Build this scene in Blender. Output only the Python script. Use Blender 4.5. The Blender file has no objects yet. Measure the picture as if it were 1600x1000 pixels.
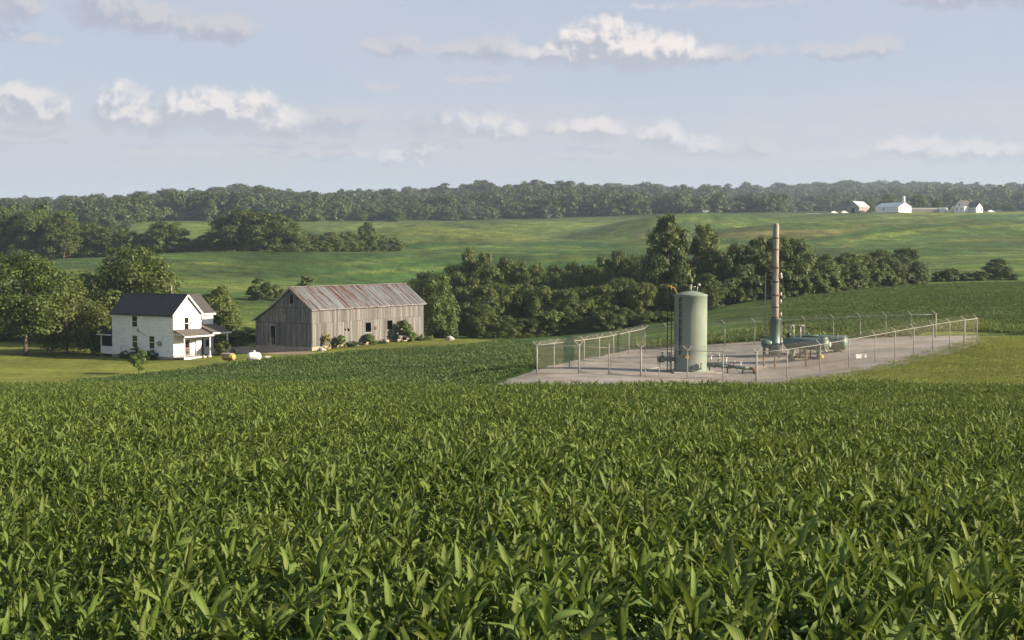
import bpy, bmesh, math, random
import numpy as np
from mathutils import Vector, Matrix
R = math.radians
rng = np.random.default_rng(7)
random.seed(7)
sc = bpy.context.scene
COL = sc.collection

# ------------------------------------------------------------------ camera
F = 2000.0                      # focal length in photo pixels (1600 wide)
PITCH = R(2.862)
CP, SP = math.cos(PITCH), math.sin(PITCH)
cam = bpy.data.cameras.new('camera'); cam.sensor_width = 36; cam.lens = 36*F/1600
cam.clip_start = 0.5; cam.clip_end = 30000
cam_o = bpy.data.objects.new('camera', cam); COL.objects.link(cam_o)
cam_o.location = (0, 0, 0); cam_o.rotation_euler = (R(90)-PITCH, 0, 0)
sc.camera = cam_o

# ------------------------------------------------------------------ exposure, sun, sky
sc.view_settings.view_transform = 'Standard'; sc.view_settings.look = 'None'
sc.view_settings.gamma = 1.0; sc.view_settings.use_curve_mapping = False
sc.view_settings.exposure = 1.35
SUN_EL, SUN_AZ = R(20), R(101)    # azimuth from +Y towards +X
sund = Vector((math.sin(SUN_AZ)*math.cos(SUN_EL), math.cos(SUN_AZ)*math.cos(SUN_EL), math.sin(SUN_EL)))
sl = bpy.data.lights.new('sun', 'SUN'); sl.energy = 5.0; sl.angle = R(0.53); sl.color = (1.0, 0.835, 0.60)
so = bpy.data.objects.new('sun', sl); COL.objects.link(so); so.location = (200, 0, 80)
so.rotation_euler = sund.to_track_quat('Z', 'Y').to_euler()

def nn(t, typ, **kw):
    n = t.nodes.new(typ)
    for k, v in kw.items(): setattr(n, k, v)
    return n
def lk(t, a, b): t.links.new(a, b)
def setv(t, sock, v):
    if hasattr(v, 'is_linked') or isinstance(v, bpy.types.NodeSocket): t.links.new(v, sock)
    else: sock.default_value = v
def mth(t, op, a, b=0.0, c=None, clamp=False):
    n = nn(t, 'ShaderNodeMath', operation=op); n.use_clamp = clamp
    setv(t, n.inputs[0], a); setv(t, n.inputs[1], b)
    if c is not None: setv(t, n.inputs[2], c)
    return n.outputs[0]
def mrange(t, v, a, b, c, d, smooth=True):
    n = nn(t, 'ShaderNodeMapRange'); n.interpolation_type = 'SMOOTHSTEP' if smooth else 'LINEAR'
    setv(t, n.inputs[0], v)
    for i, x in enumerate((a, b, c, d)): setv(t, n.inputs[i+1], x)
    return n.outputs[0]
def mixc(t, f, a, b, mode='MIX'):
    n = nn(t, 'ShaderNodeMix', data_type='RGBA', blend_type=mode)
    setv(t, n.inputs[0], f)
    for i, x in ((6, a), (7, b)):
        if isinstance(x, (tuple, list)): n.inputs[i].default_value = (*x[:3], 1)
        else: t.links.new(x, n.inputs[i])
    return n.outputs[2]

# clouds: (px, py, half width, half height up, half height down, weight) in photo pixels -> azimuth / elevation
CLOUDS = [(935,84,62,46,30,1.25),(985,92,70,44,26,1.25),(1035,94,60,34,24,1.15),(880,92,60,26,18,1.0),(770,84,62,22,18,1.0),(725,88,50,16,12,.75),(1105,96,60,16,12,.8),(1170,92,40,10,8,.5),
 (190,44,52,38,28,1.05),(245,52,62,30,24,1.1),(300,62,46,18,16,.85),(360,66,52,24,16,.9),(50,46,60,26,20,.8),(20,84,56,14,10,.55),(90,88,30,8,6,.4),(615,82,46,18,14,.65),(745,127,52,8,8,.5),(600,140,26,6,6,.4),
 (1335,94,50,20,16,.85),(1290,98,40,10,8,.6),(1252,92,16,10,10,.6),(1450,24,70,22,18,.95),(1530,18,90,44,26,1.15),(1100,22,90,5,5,.35),
 (212,190,44,46,30,1.2),(262,200,48,24,18,1.0),(300,178,40,28,30,1.0),(350,182,50,34,34,1.2),(400,184,44,34,30,1.2),(450,198,60,26,22,1.05),(80,180,56,26,30,1.1),(25,178,50,22,26,.95),(105,184,36,24,24,1.0),(545,190,50,16,14,.75),(510,204,50,14,14,.7),
 (760,200,44,20,14,.85),(800,208,30,14,12,.8),(690,195,60,20,18,.5),(930,206,46,22,20,.95),(870,202,40,12,10,.6),(1030,216,40,24,22,.95),(1090,232,40,18,16,.85),(1180,236,26,20,16,.85),(1135,236,40,12,12,.7),
 (900,242,40,10,8,.75),(950,248,36,10,8,.7),(1410,240,60,18,14,.75),(1450,252,60,14,12,.75),(1500,246,60,16,12,.7),(1560,252,50,16,14,.7),(1286,250,60,10,10,.6),(128,222,18,18,12,.9),(60,230,60,12,10,.65),(20,244,36,10,8,.7),
 (240,244,36,10,8,.7),(330,250,32,12,8,.75),(420,240,46,14,10,.7),(490,242,40,14,10,.7),(540,238,40,12,10,.65),(612,248,22,12,10,.8),(657,250,18,20,12,.85),(690,230,40,8,8,.6)]
def build_world():
    w = bpy.data.worlds.new('World'); sc.world = w; w.use_nodes = True
    t = w.node_tree; t.nodes.clear()
    g = bpy.data.node_groups.new('cloud_density', 'ShaderNodeTree')
    g.interface.new_socket('P', in_out='INPUT', socket_type='NodeSocketVector')
    g.interface.new_socket('D', in_out='OUTPUT', socket_type='NodeSocketFloat')
    gi = nn(g, 'NodeGroupInput'); go = nn(g, 'NodeGroupOutput')
    # domain warp
    nz = nn(g, 'ShaderNodeTexNoise', noise_dimensions='2D'); nz.inputs['Scale'].default_value = .022; nz.inputs['Detail'].default_value = 5
    lk(g, gi.outputs[0], nz.inputs['Vector'])
    vm = nn(g, 'ShaderNodeVectorMath', operation='MULTIPLY_ADD'); lk(g, nz.outputs['Color'], vm.inputs[0])
    vm.inputs[1].default_value = (34, 26, 0); lk(g, gi.outputs[0], vm.inputs[2])
    vs = nn(g, 'ShaderNodeVectorMath', operation='SUBTRACT'); lk(g, vm.outputs[0], vs.inputs[0]); vs.inputs[1].default_value = (17, 13, 0)
    sx = nn(g, 'ShaderNodeSeparateXYZ'); lk(g, vs.outputs[0], sx.inputs[0])
    X, Y = sx.outputs[0], sx.outputs[1]
    cxy = nn(g, 'ShaderNodeCombineXYZ'); lk(g, X, cxy.inputs[0]); lk(g, Y, cxy.inputs[1]); lk(g, Y, cxy.inputs[2]); xyy = cxy.outputs[0]
    acc = None
    for (cx, cy, rx, ru, rd, wgt) in CLOUDS:
        m1 = nn(g, 'ShaderNodeVectorMath', operation='MULTIPLY_ADD'); lk(g, xyy, m1.inputs[0])
        m1.inputs[1].default_value = (1/rx, 1/ru, -1/rd); m1.inputs[2].default_value = (-(cx-800)/rx, -(400-cy)/ru, (400-cy)/rd)
        m2 = nn(g, 'ShaderNodeVectorMath', operation='MAXIMUM'); lk(g, m1.outputs[0], m2.inputs[0]); m2.inputs[1].default_value = (-1e6, 0, 0)
        m3 = nn(g, 'ShaderNodeVectorMath', operation='DOT_PRODUCT'); lk(g, m2.outputs[0], m3.inputs[0]); lk(g, m2.outputs[0], m3.inputs[1])
        v = mth(g, 'MULTIPLY_ADD', m3.outputs['Value'], -wgt, wgt)
        acc = v if acc is None else mth(g, 'SMOOTH_MAX', acc, v, .25)
    # the same cumulus goes on all round the sky outside the frame
    outside = mth(g, 'MAXIMUM', mrange(g, mth(g, 'ABSOLUTE', X), 850, 1100, 0, 1), mrange(g, Y, 400, 600, 0, 1))
    lown = nn(g, 'ShaderNodeTexNoise', noise_dimensions='2D'); lown.inputs['Scale'].default_value = .0045; lown.inputs['Detail'].default_value = 3
    lk(g, gi.outputs[0], lown.inputs['Vector'])
    gen = mth(g, 'MULTIPLY_ADD', mth(g, 'SUBTRACT', lown.outputs[0], .60), 4.0, 0)
    acc = mth(g, 'MAXIMUM', acc, mth(g, 'SUBTRACT', gen, mth(g, 'MULTIPLY', mth(g, 'SUBTRACT', 1.0, outside), 4.0)))
    acc = mth(g, 'MAXIMUM', acc, -1.2)
    # billows
    pv = nn(g, 'ShaderNodeTexNoise', noise_dimensions='2D'); pv.inputs['Scale'].default_value = .030; pv.inputs['Detail'].default_value = 5; pv.inputs['Roughness'].default_value = .54
    lk(g, vs.outputs[0], pv.inputs['Vector'])
    vo = nn(g, 'ShaderNodeTexVoronoi', feature='SMOOTH_F1', voronoi_dimensions='2D'); vo.inputs['Scale'].default_value = .045; vo.inputs['Detail'].default_value = 2; vo.inputs['Roughness'].default_value = .5
    vo.inputs['Smoothness'].default_value = .5; vo.normalize = True
    lk(g, vs.outputs[0], vo.inputs['Vector'])
    n1 = mth(g, 'MULTIPLY_ADD', pv.outputs[0], 1.6, -.70)
    n2 = mth(g, 'MULTIPLY_ADD', vo.outputs['Distance'], -1.7, .60)
    out = mth(g, 'ADD', acc, mth(g, 'ADD', n1, n2))
    lk(g, out, go.inputs[0])

    tc = nn(t, 'ShaderNodeTexCoord'); sp = nn(t, 'ShaderNodeSeparateXYZ'); lk(t, tc.outputs['Generated'], sp.inputs[0])
    az = mth(t, 'ARCTAN2', sp.outputs[0], sp.outputs[1])
    el = mth(t, 'ARCSINE', sp.outputs[2])
    cb = nn(t, 'ShaderNodeCombineXYZ')
    lk(t, mth(t, 'MULTIPLY', az, F), cb.inputs[0]); lk(t, mth(t, 'MULTIPLY', el, F), cb.inputs[1])
    def dens(vec):
        n = nn(t, 'ShaderNodeGroup'); n.node_tree = g; lk(t, vec, n.inputs[0]); return n.outputs[0]
    off = nn(t, 'ShaderNodeVectorMath', operation='ADD'); lk(t, cb.outputs[0], off.inputs[0]); off.inputs[1].default_value = (10, 17, 0)
    d0 = dens(cb.outputs[0]); d1 = dens(off.outputs[0])
    alpha = mrange(t, d0, -.40, 1.05, 0, 1)
    pxy = nn(t, 'ShaderNodeSeparateXYZ'); lk(t, cb.outputs[0], pxy.inputs[0])
    sunny = None                                  # sunlight painted into the colour of chosen cloud heads, the rest kept greyer
    for (cx, cy, rx, ry, k) in ((965,72,150,55,1.0),(215,170,75,50,.95),(370,175,110,50,1.0),(85,175,70,40,.75),(760,200,70,30,.7),(940,205,80,30,.75),(1045,215,80,35,.8),(1450,240,140,30,.6),(640,250,80,20,.65)):
        ex = mth(t, 'MULTIPLY_ADD', pxy.outputs[0], 1/rx, -(cx-800)/rx); ey = mth(t, 'MULTIPLY_ADD', pxy.outputs[1], 1/ry, -(400-cy)/ry)
        q = mth(t, 'MULTIPLY', mrange(t, mth(t, 'ADD', mth(t, 'MULTIPLY', ex, ex), mth(t, 'MULTIPLY', ey, ey)), .5, 1.5, 1, 0), k)
        sunny = q if sunny is None else mth(t, 'MAXIMUM', sunny, q)
    lit = mth(t, 'MULTIPLY', mrange(t, mth(t, 'SUBTRACT', d0, d1), -.12, 1.0, .10, 1), mth(t, 'MULTIPLY_ADD', sunny, .62, .38))
    thick = mrange(t, d0, .1, 1.3, 0, 1)
    sky = nn(t, 'ShaderNodeTexSky', sky_type='NISHITA', sun_disc=False)
    sky.sun_elevation = SUN_EL; sky.sun_rotation = SUN_AZ; sky.altitude = 200; sky.air_density = 1.0; sky.dust_density = 1.2; sky.ozone_density = 1.6
    BG = .062
    # thin high veil over the blue
    veil = nn(t, 'ShaderNodeTexNoise', noise_dimensions='2D'); veil.inputs['Scale'].default_value = 1.0; veil.inputs['Detail'].default_value = 4
    mp = nn(t, 'ShaderNodeVectorMath', operation='MULTIPLY'); lk(t, cb.outputs[0], mp.inputs[0]); mp.inputs[1].default_value = (.0022, .009, 0)
    lk(t, mp.outputs[0], veil.inputs['Vector'])
    vf = mth(t, 'MULTIPLY', mrange(t, veil.outputs[0], .35, .7, VEIL[0], VEIL[1]), mrange(t, sp.outputs[2], .16, .60, 1.0, .35))
    base = mixc(t, vf, sky.outputs[0], tuple(c/BG for c in VEILC))
    lowb = nn(t, 'ShaderNodeTexNoise', noise_dimensions='2D'); lowb.inputs['Scale'].default_value = 1.0; lowb.inputs['Detail'].default_value = 5
    mp2 = nn(t, 'ShaderNodeVectorMath', operation='MULTIPLY'); lk(t, cb.outputs[0], mp2.inputs[0]); mp2.inputs[1].default_value = (.006, .030, 0); lk(t, mp2.outputs[0], lowb.inputs['Vector'])
    bandf = mth(t, 'MULTIPLY', mth(t, 'MULTIPLY', mrange(t, sp.outputs[2], .055, .085, 0, 1), mrange(t, sp.outputs[2], .10, .128, 1, 0)), mrange(t, lowb.outputs[0], .34, .60, .15, .90))
    base = mixc(t, bandf, base, (.236/BG, .232/BG, .258/BG))
    litc = mixc(t, lit, tuple(c/BG for c in CSHADE), tuple(c/BG for c in CLIT))
    cc = litc
    # far clouds sink into the air near the horizon
    fade = mrange(t, sp.outputs[2], .06, .16, .60, .92)
    colr = mixc(t, mth(t, 'MULTIPLY', alpha, fade), base, cc)
    bg = nn(t, 'ShaderNodeBackground'); bg.inputs[1].default_value = BG; lk(t, colr, bg.inputs[0])
    w.cycles.sampling_method = 'MANUAL'; w.cycles.sample_map_resolution = 512
    ow = nn(t, 'ShaderNodeOutputWorld'); lk(t, bg.outputs[0], ow.inputs[0])
VEIL = (.78, .92); VEILC = (.214, .228, .268); CSHADE = (.168, .178, .217); CLIT = (.378, .343, .322)
build_world()
try:
    sc.cycles.use_denoising = True
    sc.cycles.max_bounces = 6; sc.cycles.diffuse_bounces = 3; sc.cycles.glossy_bounces = 2; sc.cycles.transparent_max_bounces = 24
    sc.cycles.transmission_bounces = 3; sc.cycles.volume_bounces = 0; sc.cycles.sample_clamp_indirect = 6
except Exception: pass

# ------------------------------------------------------------------ helpers
def tag(o, label=None, cat=None, group=None, kind=None):
    if label: o['label'] = label
    if cat: o['category'] = cat
    if group: o['group'] = group
    if kind: o['kind'] = kind
    return o
def empty(name, loc, rz=0, label=None, cat=None, group=None, parent=None):
    o = bpy.data.objects.new(name, None); COL.objects.link(o); o.location = loc; o.rotation_euler = (0, 0, rz)
    o.empty_display_size = .3
    if parent: o.parent = parent
    return tag(o, label, cat, group)
def ob(name, mesh, parent=None, loc=(0,0,0), rot=(0,0,0), scale=(1,1,1)):
    o = bpy.data.objects.new(name, mesh); COL.objects.link(o)
    if parent: o.parent = parent
    o.location = loc; o.rotation_euler = rot; o.scale = scale
    return o
class MB:
    def __init__(s): s.v = []; s.f = []; s.smooth = []
    def add(s, vs, fs, smooth=False):
        b = len(s.v); s.v += [tuple(v) for v in vs]; s.f += [tuple(b+i for i in f) for f in fs]; s.smooth += [smooth]*len(fs); return s
    def box(s, c, d, rz=0, rot=None):
        hx, hy, hz = d[0]/2, d[1]/2, d[2]/2
        m = rot if rot is not None else Matrix.Rotation(rz, 3, 'Z')
        vs = [Vector(c) + m @ Vector((x*hx, y*hy, z*hz)) for x in (-1,1) for y in (-1,1) for z in (-1,1)]
        return s.add(vs, [(0,1,3,2),(4,6,7,5),(0,4,5,1),(2,3,7,6),(0,2,6,4),(1,5,7,3)])
    def bar(s, a, b, w, h=None):     # box along a-b
        a, b = Vector(a), Vector(b); h = h or w; d = b-a
        q = d.to_track_quat('X', 'Z').to_matrix()
        return s.box((a+b)/2, (d.length, w, h), rot=q)
    def tube(s, pts, r, n=10, caps=True, smooth=True):
        pts = [Vector(p) for p in pts]; rs = r if isinstance(r, (list, tuple)) else [r]*len(pts)
        rings = []; vs = []
        for i, p in enumerate(pts):
            d = (pts[min(i+1, len(pts)-1)] - pts[max(i-1, 0)]).normalized()
            ref = Vector((0,0,1)) if abs(d.z) < .95 else Vector((1,0,0))
            a = d.cross(ref).normalized(); b = d.cross(a)
            for k in range(n):
                th = 2*math.pi*k/n; vs.append(p + (a*math.cos(th) + b*math.sin(th))*rs[i])
        fs = []
        for i in range(len(pts)-1):
            for k in range(n):
                k2 = (k+1) % n; fs.append((i*n+k, i*n+k2, (i+1)*n+k2, (i+1)*n+k))
        s.add(vs, fs, smooth)
        if caps:
            b = len(s.v)-len(vs)
            s.f += [tuple(b+k for k in range(n))[::-1], tuple(b+(len(pts)-1)*n+k for k in range(n))]; s.smooth += [False, False]
        return s
    def lathe(s, prof, n=24, axis='Z', origin=(0,0,0), smooth=True, M=None):
        vs = []; fs = []
        for (r, z) in prof:
            for k in range(n):
                th = 2*math.pi*k/n; p = Vector((r*math.cos(th), r*math.sin(th), z))
                if axis == 'X': p = Vector((p.z, p.x, p.y))
                if axis == 'Y': p = Vector((p.y, p.z, p.x))
                if M is not None: p = M @ p
                vs.append(p + Vector(origin))
        for i in range(len(prof)-1):
            for k in range(n):
                k2 = (k+1) % n; fs.append((i*n+k, i*n+k2, (i+1)*n+k2, (i+1)*n+k))
        return s.add(vs, fs, smooth)
    def mesh(s, name, mat=None):
        me = bpy.data.meshes.new(name); me.from_pydata(s.v, [], s.f); me.polygons.foreach_set('use_smooth', s.smooth)
        if mat: me.materials.append(mat)
        me.update(); return me
    def build(s, name, mat, parent=None, loc=(0,0,0), rz=0):
        return ob(name, s.mesh(name, mat), parent, loc, (0,0,rz))
def np_mesh(name, v, f, mat=None, smooth=False):
    v = np.asarray(v, dtype=np.float32); f = np.asarray(f, dtype=np.int32); k = f.shape[1]
    me = bpy.data.meshes.new(name)
    me.vertices.add(len(v)); me.vertices.foreach_set('co', v.ravel())
    me.loops.add(f.size); me.loops.foreach_set('vertex_index', f.ravel())
    me.polygons.add(len(f)); me.polygons.foreach_set('loop_start', np.arange(0, f.size, k, dtype=np.int32))
    me.polygons.foreach_set('loop_total', np.full(len(f), k, dtype=np.int32))
    me.polygons.foreach_set('use_smooth', np.full(len(f), smooth))
    if mat: me.materials.append(mat)
    me.update(calc_edges=True); return me
def copy_tree(o, parent=None):
    c = o.copy(); COL.objects.link(c)
    if parent: c.parent = parent
    for ch in o.children: copy_tree(ch, c)
    return c

# ------------------------------------------------------------------ materials
def nmat(name, c1, c2=None, scale=(1,1,1), detail=5, rough=.7, metal=0, bump=0, bscale=None, rand=0, lo=.35, hi=.65, coord='Object', c3=None, s3=None, t3=(.55,.7), spec=.5):
    m = bpy.data.materials.new(name); m.use_nodes = True; t = m.node_tree
    b = t.nodes['Principled BSDF']; b.inputs['Roughness'].default_value = rough; b.inputs['Metallic'].default_value = metal
    b.inputs['Specular IOR Level'].default_value = spec
    if c2 is None: c2 = tuple(x*.85 for x in c1)
    if coord == 'Position': src = nn(t, 'ShaderNodeNewGeometry').outputs['Position']
    else: src = nn(t, 'ShaderNodeTexCoord').outputs['Object']
    oi = nn(t, 'ShaderNodeObjectInfo')
    def noise(s, det):
        mp = nn(t, 'ShaderNodeVectorMath', operation='MULTIPLY'); lk(t, src, mp.inputs[0]); mp.inputs[1].default_value = s
        ad = nn(t, 'ShaderNodeVectorMath', operation='ADD'); lk(t, mp.outputs[0], ad.inputs[0])
        if rand: lk(t, mth(t, 'MULTIPLY', oi.outputs['Random'], 37.0), ad.inputs[1])
        z = nn(t, 'ShaderNodeTexNoise'); z.inputs['Scale'].default_value = 1; z.inputs['Detail'].default_value = det; z.inputs['Roughness'].default_value = .6
        lk(t, ad.outputs[0], z.inputs['Vector']); return z.outputs[0]
    f = mrange(t, noise(scale, detail), lo, hi, 0, 1)
    c = mixc(t, f, c1, c2)
    if c3 is not None: c = mixc(t, mrange(t, noise(s3, 6), t3[0], t3[1], 0, 1), c, c3)
    if rand:
        k = mrange(t, oi.outputs['Random'], 0, 1, 1-rand, 1+rand, False)
        hs = nn(t, 'ShaderNodeHueSaturation'); lk(t, c, hs.inputs['Color']); lk(t, k, hs.inputs['Value']); c = hs.outputs[0]
    lk(t, c, b.inputs['Base Color'])
    if bump:
        bp = nn(t, 'ShaderNodeBump'); bp.inputs['Strength'].default_value = 1; bp.inputs['Distance'].default_value = bump
        lk(t, noise(bscale or scale, 6), bp.inputs['Height']); lk(t, bp.outputs[0], b.inputs['Normal'])
    return m
def leafmat(name, c1, c2, rough=.55, trans=.3, hue=.03, val=.25, scale=.4, attr=None, spec=.35):
    m = bpy.data.materials.new(name); m.use_nodes = True; t = m.node_tree
    b = t.nodes['Principled BSDF']; b.inputs['Roughness'].default_value = rough; b.inputs['Specular IOR Level'].default_value = spec
    geo = nn(t, 'ShaderNodeNewGeometry'); oi = nn(t, 'ShaderNodeObjectInfo')
    z = nn(t, 'ShaderNodeTexNoise'); z.inputs['Scale'].default_value = scale; z.inputs['Detail'].default_value = 3
    lk(t, geo.outputs['Position'], z.inputs['Vector'])
    f = mrange(t, z.outputs[0], .35, .65, 0, 1)
    r = geo.outputs['Random Per Island']
    c = mixc(t, f, c1, c2)
    hs = nn(t, 'ShaderNodeHueSaturation'); lk(t, c, hs.inputs['Color'])
    lk(t, mrange(t, oi.outputs['Random'], 0, 1, .5-hue, .5+hue, False), hs.inputs['Hue'])
    v1 = mrange(t, r, 0, 1, 1-val, 1+val, False)
    v2 = mrange(t, mth(t, 'FRACT', mth(t, 'MULTIPLY', oi.outputs['Random'], 7.13)), 0, 1, .82, 1.18, False)
    lk(t, mth(t, 'MULTIPLY', v1, v2), hs.inputs['Value'])
    col = hs.outputs[0]
    if attr:
        at = nn(t, 'ShaderNodeAttribute'); at.attribute_name = attr
        av = nn(t, 'ShaderNodeAttribute'); av.attribute_name = 'vein'; sv = nn(t, 'ShaderNodeSeparateXYZ'); lk(t, av.outputs['Vector'], sv.inputs[0])
        ph = mth(t, 'SUBTRACT', mth(t, 'MULTIPLY', sv.outputs[0], 11.0), mth(t, 'MULTIPLY', mth(t, 'ABSOLUTE', sv.outputs[1]), 3.2))
        vv = mth(t, 'ABSOLUTE', mth(t, 'SUBTRACT', mth(t, 'FRACT', mth(t, 'ADD', ph, 50.0)), .5))
        vm_ = mrange(t, vv, .0, .5, .93, 1.04)
        h2 = nn(t, 'ShaderNodeHueSaturation'); lk(t, col, h2.inputs['Color']); lk(t, vm_, h2.inputs['Value']); col = h2.outputs[0]
        bpn = nn(t, 'ShaderNodeBump'); bpn.inputs['Distance'].default_value = .0025; bpn.inputs['Strength'].default_value = .5; lk(t, vv, bpn.inputs['Height']); lk(t, bpn.outputs[0], b.inputs['Normal'])
        spk = nn(t, 'ShaderNodeTexNoise'); spk.inputs['Scale'].default_value = 26; spk.inputs['Detail'].default_value = 3; lk(t, geo.outputs['Position'], spk.inputs['Vector'])
        col = mixc(t, mrange(t, spk.outputs[0], .58, .74, 0, .45), col, (.14, .135, .035))
        col = mixc(t, mth(t, 'MULTIPLY', at.outputs['Fac'], 1.0, clamp=True), col, attr_col)
    lk(t, col, b.inputs['Base Color'])
    tr = nn(t, 'ShaderNodeBsdfTranslucent'); lk(t, mixc(t, .45, col, (.20, .26, .03)), tr.inputs[0])
    mx = nn(t, 'ShaderNodeMixShader'); mx.inputs[0].default_value = trans
    lk(t, b.outputs[0], mx.inputs[1]); lk(t, tr.outputs[0], mx.inputs[2])
    lk(t, mx.outputs[0], t.nodes['Material Output'].inputs[0]); return m
attr_col = (.22, .25, .06)
M = {}
M['crop'] = leafmat('crop_leaf', (.050,.104,.019), (.078,.132,.024), rough=.64, trans=.25, hue=.020, val=.30, scale=.3, attr='rib', spec=.25)
M['stem'] = nmat('crop_stem', (.20,.21,.05), (.13,.16,.04), (6,6,6), rough=.6)
M['bark'] = nmat('bark', (.10,.075,.052), (.05,.038,.028), (3,3,.8), rough=.95, bump=.02)
M['tree_a'] = leafmat('tree_leaves', (.066,.096,.017), (.090,.118,.023), trans=.26, hue=.014, val=.24, scale=.25)
M['tree_b'] = leafmat('dark_tree_leaves', (.054,.082,.016), (.076,.102,.022), trans=.24, hue=.013, val=.24, scale=.25)
M['tree_far'] = leafmat('far_tree_leaves', (.038,.062,.016), (.055,.080,.021), trans=.14, hue=.022, val=.13, scale=.012)
M['gold'] = leafmat('yellow_flowers', (.34,.26,.03), (.22,.22,.04), trans=.2, scale=2)
M['bush'] = leafmat('bush_leaves', (.062,.098,.017), (.094,.125,.025), trans=.18, hue=.02, val=.26, scale=.4)
M['weed'] = leafmat('weed_leaves', (.140,.182,.030), (.190,.212,.042), trans=.3, hue=.02, val=.3, scale=.2)
M['siding'] = nmat('white_clapboard', (.80,.80,.79), (.68,.69,.69), (.5,.5,3), rough=.6, c3=(.46,.45,.42), s3=(1.6,1.6,.5), t3=(.59,.74))
M['white'] = nmat('white_paint', (.80,.79,.76), (.72,.71,.68), (2,2,2), rough=.5)
M['whitemetal'] = nmat('white_metal', (.80,.80,.78), (.74,.74,.72), (1,1,1), rough=.35)
M['shingle'] = nmat('dark_shingles', (.050,.047,.052), (.075,.07,.074), (5,5,5), rough=.9, bump=.01)
M['porchroof'] = nmat('porch_roofing', (.085,.075,.072), (.12,.105,.095), (3,3,3), rough=.9)
M['glass'] = nmat('window_glass', (.012,.014,.016), rough=.06, spec=.6)
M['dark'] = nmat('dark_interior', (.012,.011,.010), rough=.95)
M['greywood'] = nmat('grey_wood', (.30,.27,.235), (.22,.20,.175), (5,5,1), rough=.9)
M['plank'] = nmat('weathered_plank', (.235,.230,.224), (.085,.083,.084), (14,14,.55), rough=.92, bump=.004, rand=.34, coord='Object', c3=(.055,.064,.055), s3=(9,9,.35), t3=(.54,.68), lo=.30, hi=.62)
M['stone'] = nmat('foundation_stone', (.36,.31,.26), (.25,.21,.18), (1.5,1.5,2.5), rough=.95, bump=.03)
M['tin'] = nmat('rusty_roof_sheet', (.285,.300,.325), (.205,.215,.23), (3,.4,.4), rough=.6, metal=.2, rand=.16, c3=(.13,.060,.036), s3=(3.4,.17,.17), t3=(.505,.565))
M['rock'] = nmat('pale_rock', (.45,.42,.38), (.3,.28,.25), (2,2,2), rough=.95, bump=.05)
M['green'] = nmat('pale_green_steel', (.205,.250,.208), (.172,.215,.180), (.9,.9,.35), rough=.72, spec=.2, c3=(.19,.16,.11), s3=(3,3,.16), t3=(.57,.74))
M['dkgreen'] = nmat('green_steel', (.105,.160,.130), (.085,.132,.108), (1.2,1.2,1.2), rough=.42, c3=(.14,.13,.08), s3=(2,2,2), t3=(.66,.8))
M['black'] = nmat('black_steel', (.018,.026,.024), rough=.5)
M['rustpipe'] = nmat('rusted_stack_paint', (.30,.290,.250), (.21,.19,.155), (4,4,.9), rough=.7, c3=(.135,.085,.055), s3=(5,5,.45), t3=(.50,.62), lo=.32, hi=.62)
M['rust'] = nmat('rust', (.125,.068,.042), (.08,.045,.03), (6,6,6), rough=.85)
M['galv'] = nmat('galvanised_steel', (.31,.30,.27), (.25,.24,.215), (3,3,3), rough=.7, metal=0)
M['steel'] = nmat('pale_steel_valve', (.55,.53,.48), (.42,.40,.36), (5,5,5), rough=.45, metal=.2)
M['concrete'] = nmat('concrete', (.42,.385,.345), (.34,.31,.28), (1.5,1.5,1.5), rough=.9)
M['yellow'] = nmat('yellow_drum', (.55,.36,.10), (.42,.25,.07), (3,3,3), rough=.6)
M['orange'] = nmat('orange_sign', (.60,.30,.05), rough=.5)
M['timber'] = nmat('brown_timber', (.20,.11,.055), (.14,.08,.04), (4,4,4), rough=.85)
M['bluesteel'] = nmat('pale_blue_roof', (.50,.56,.64), (.44,.50,.58), (.3,.3,.3), rough=.5)
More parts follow.
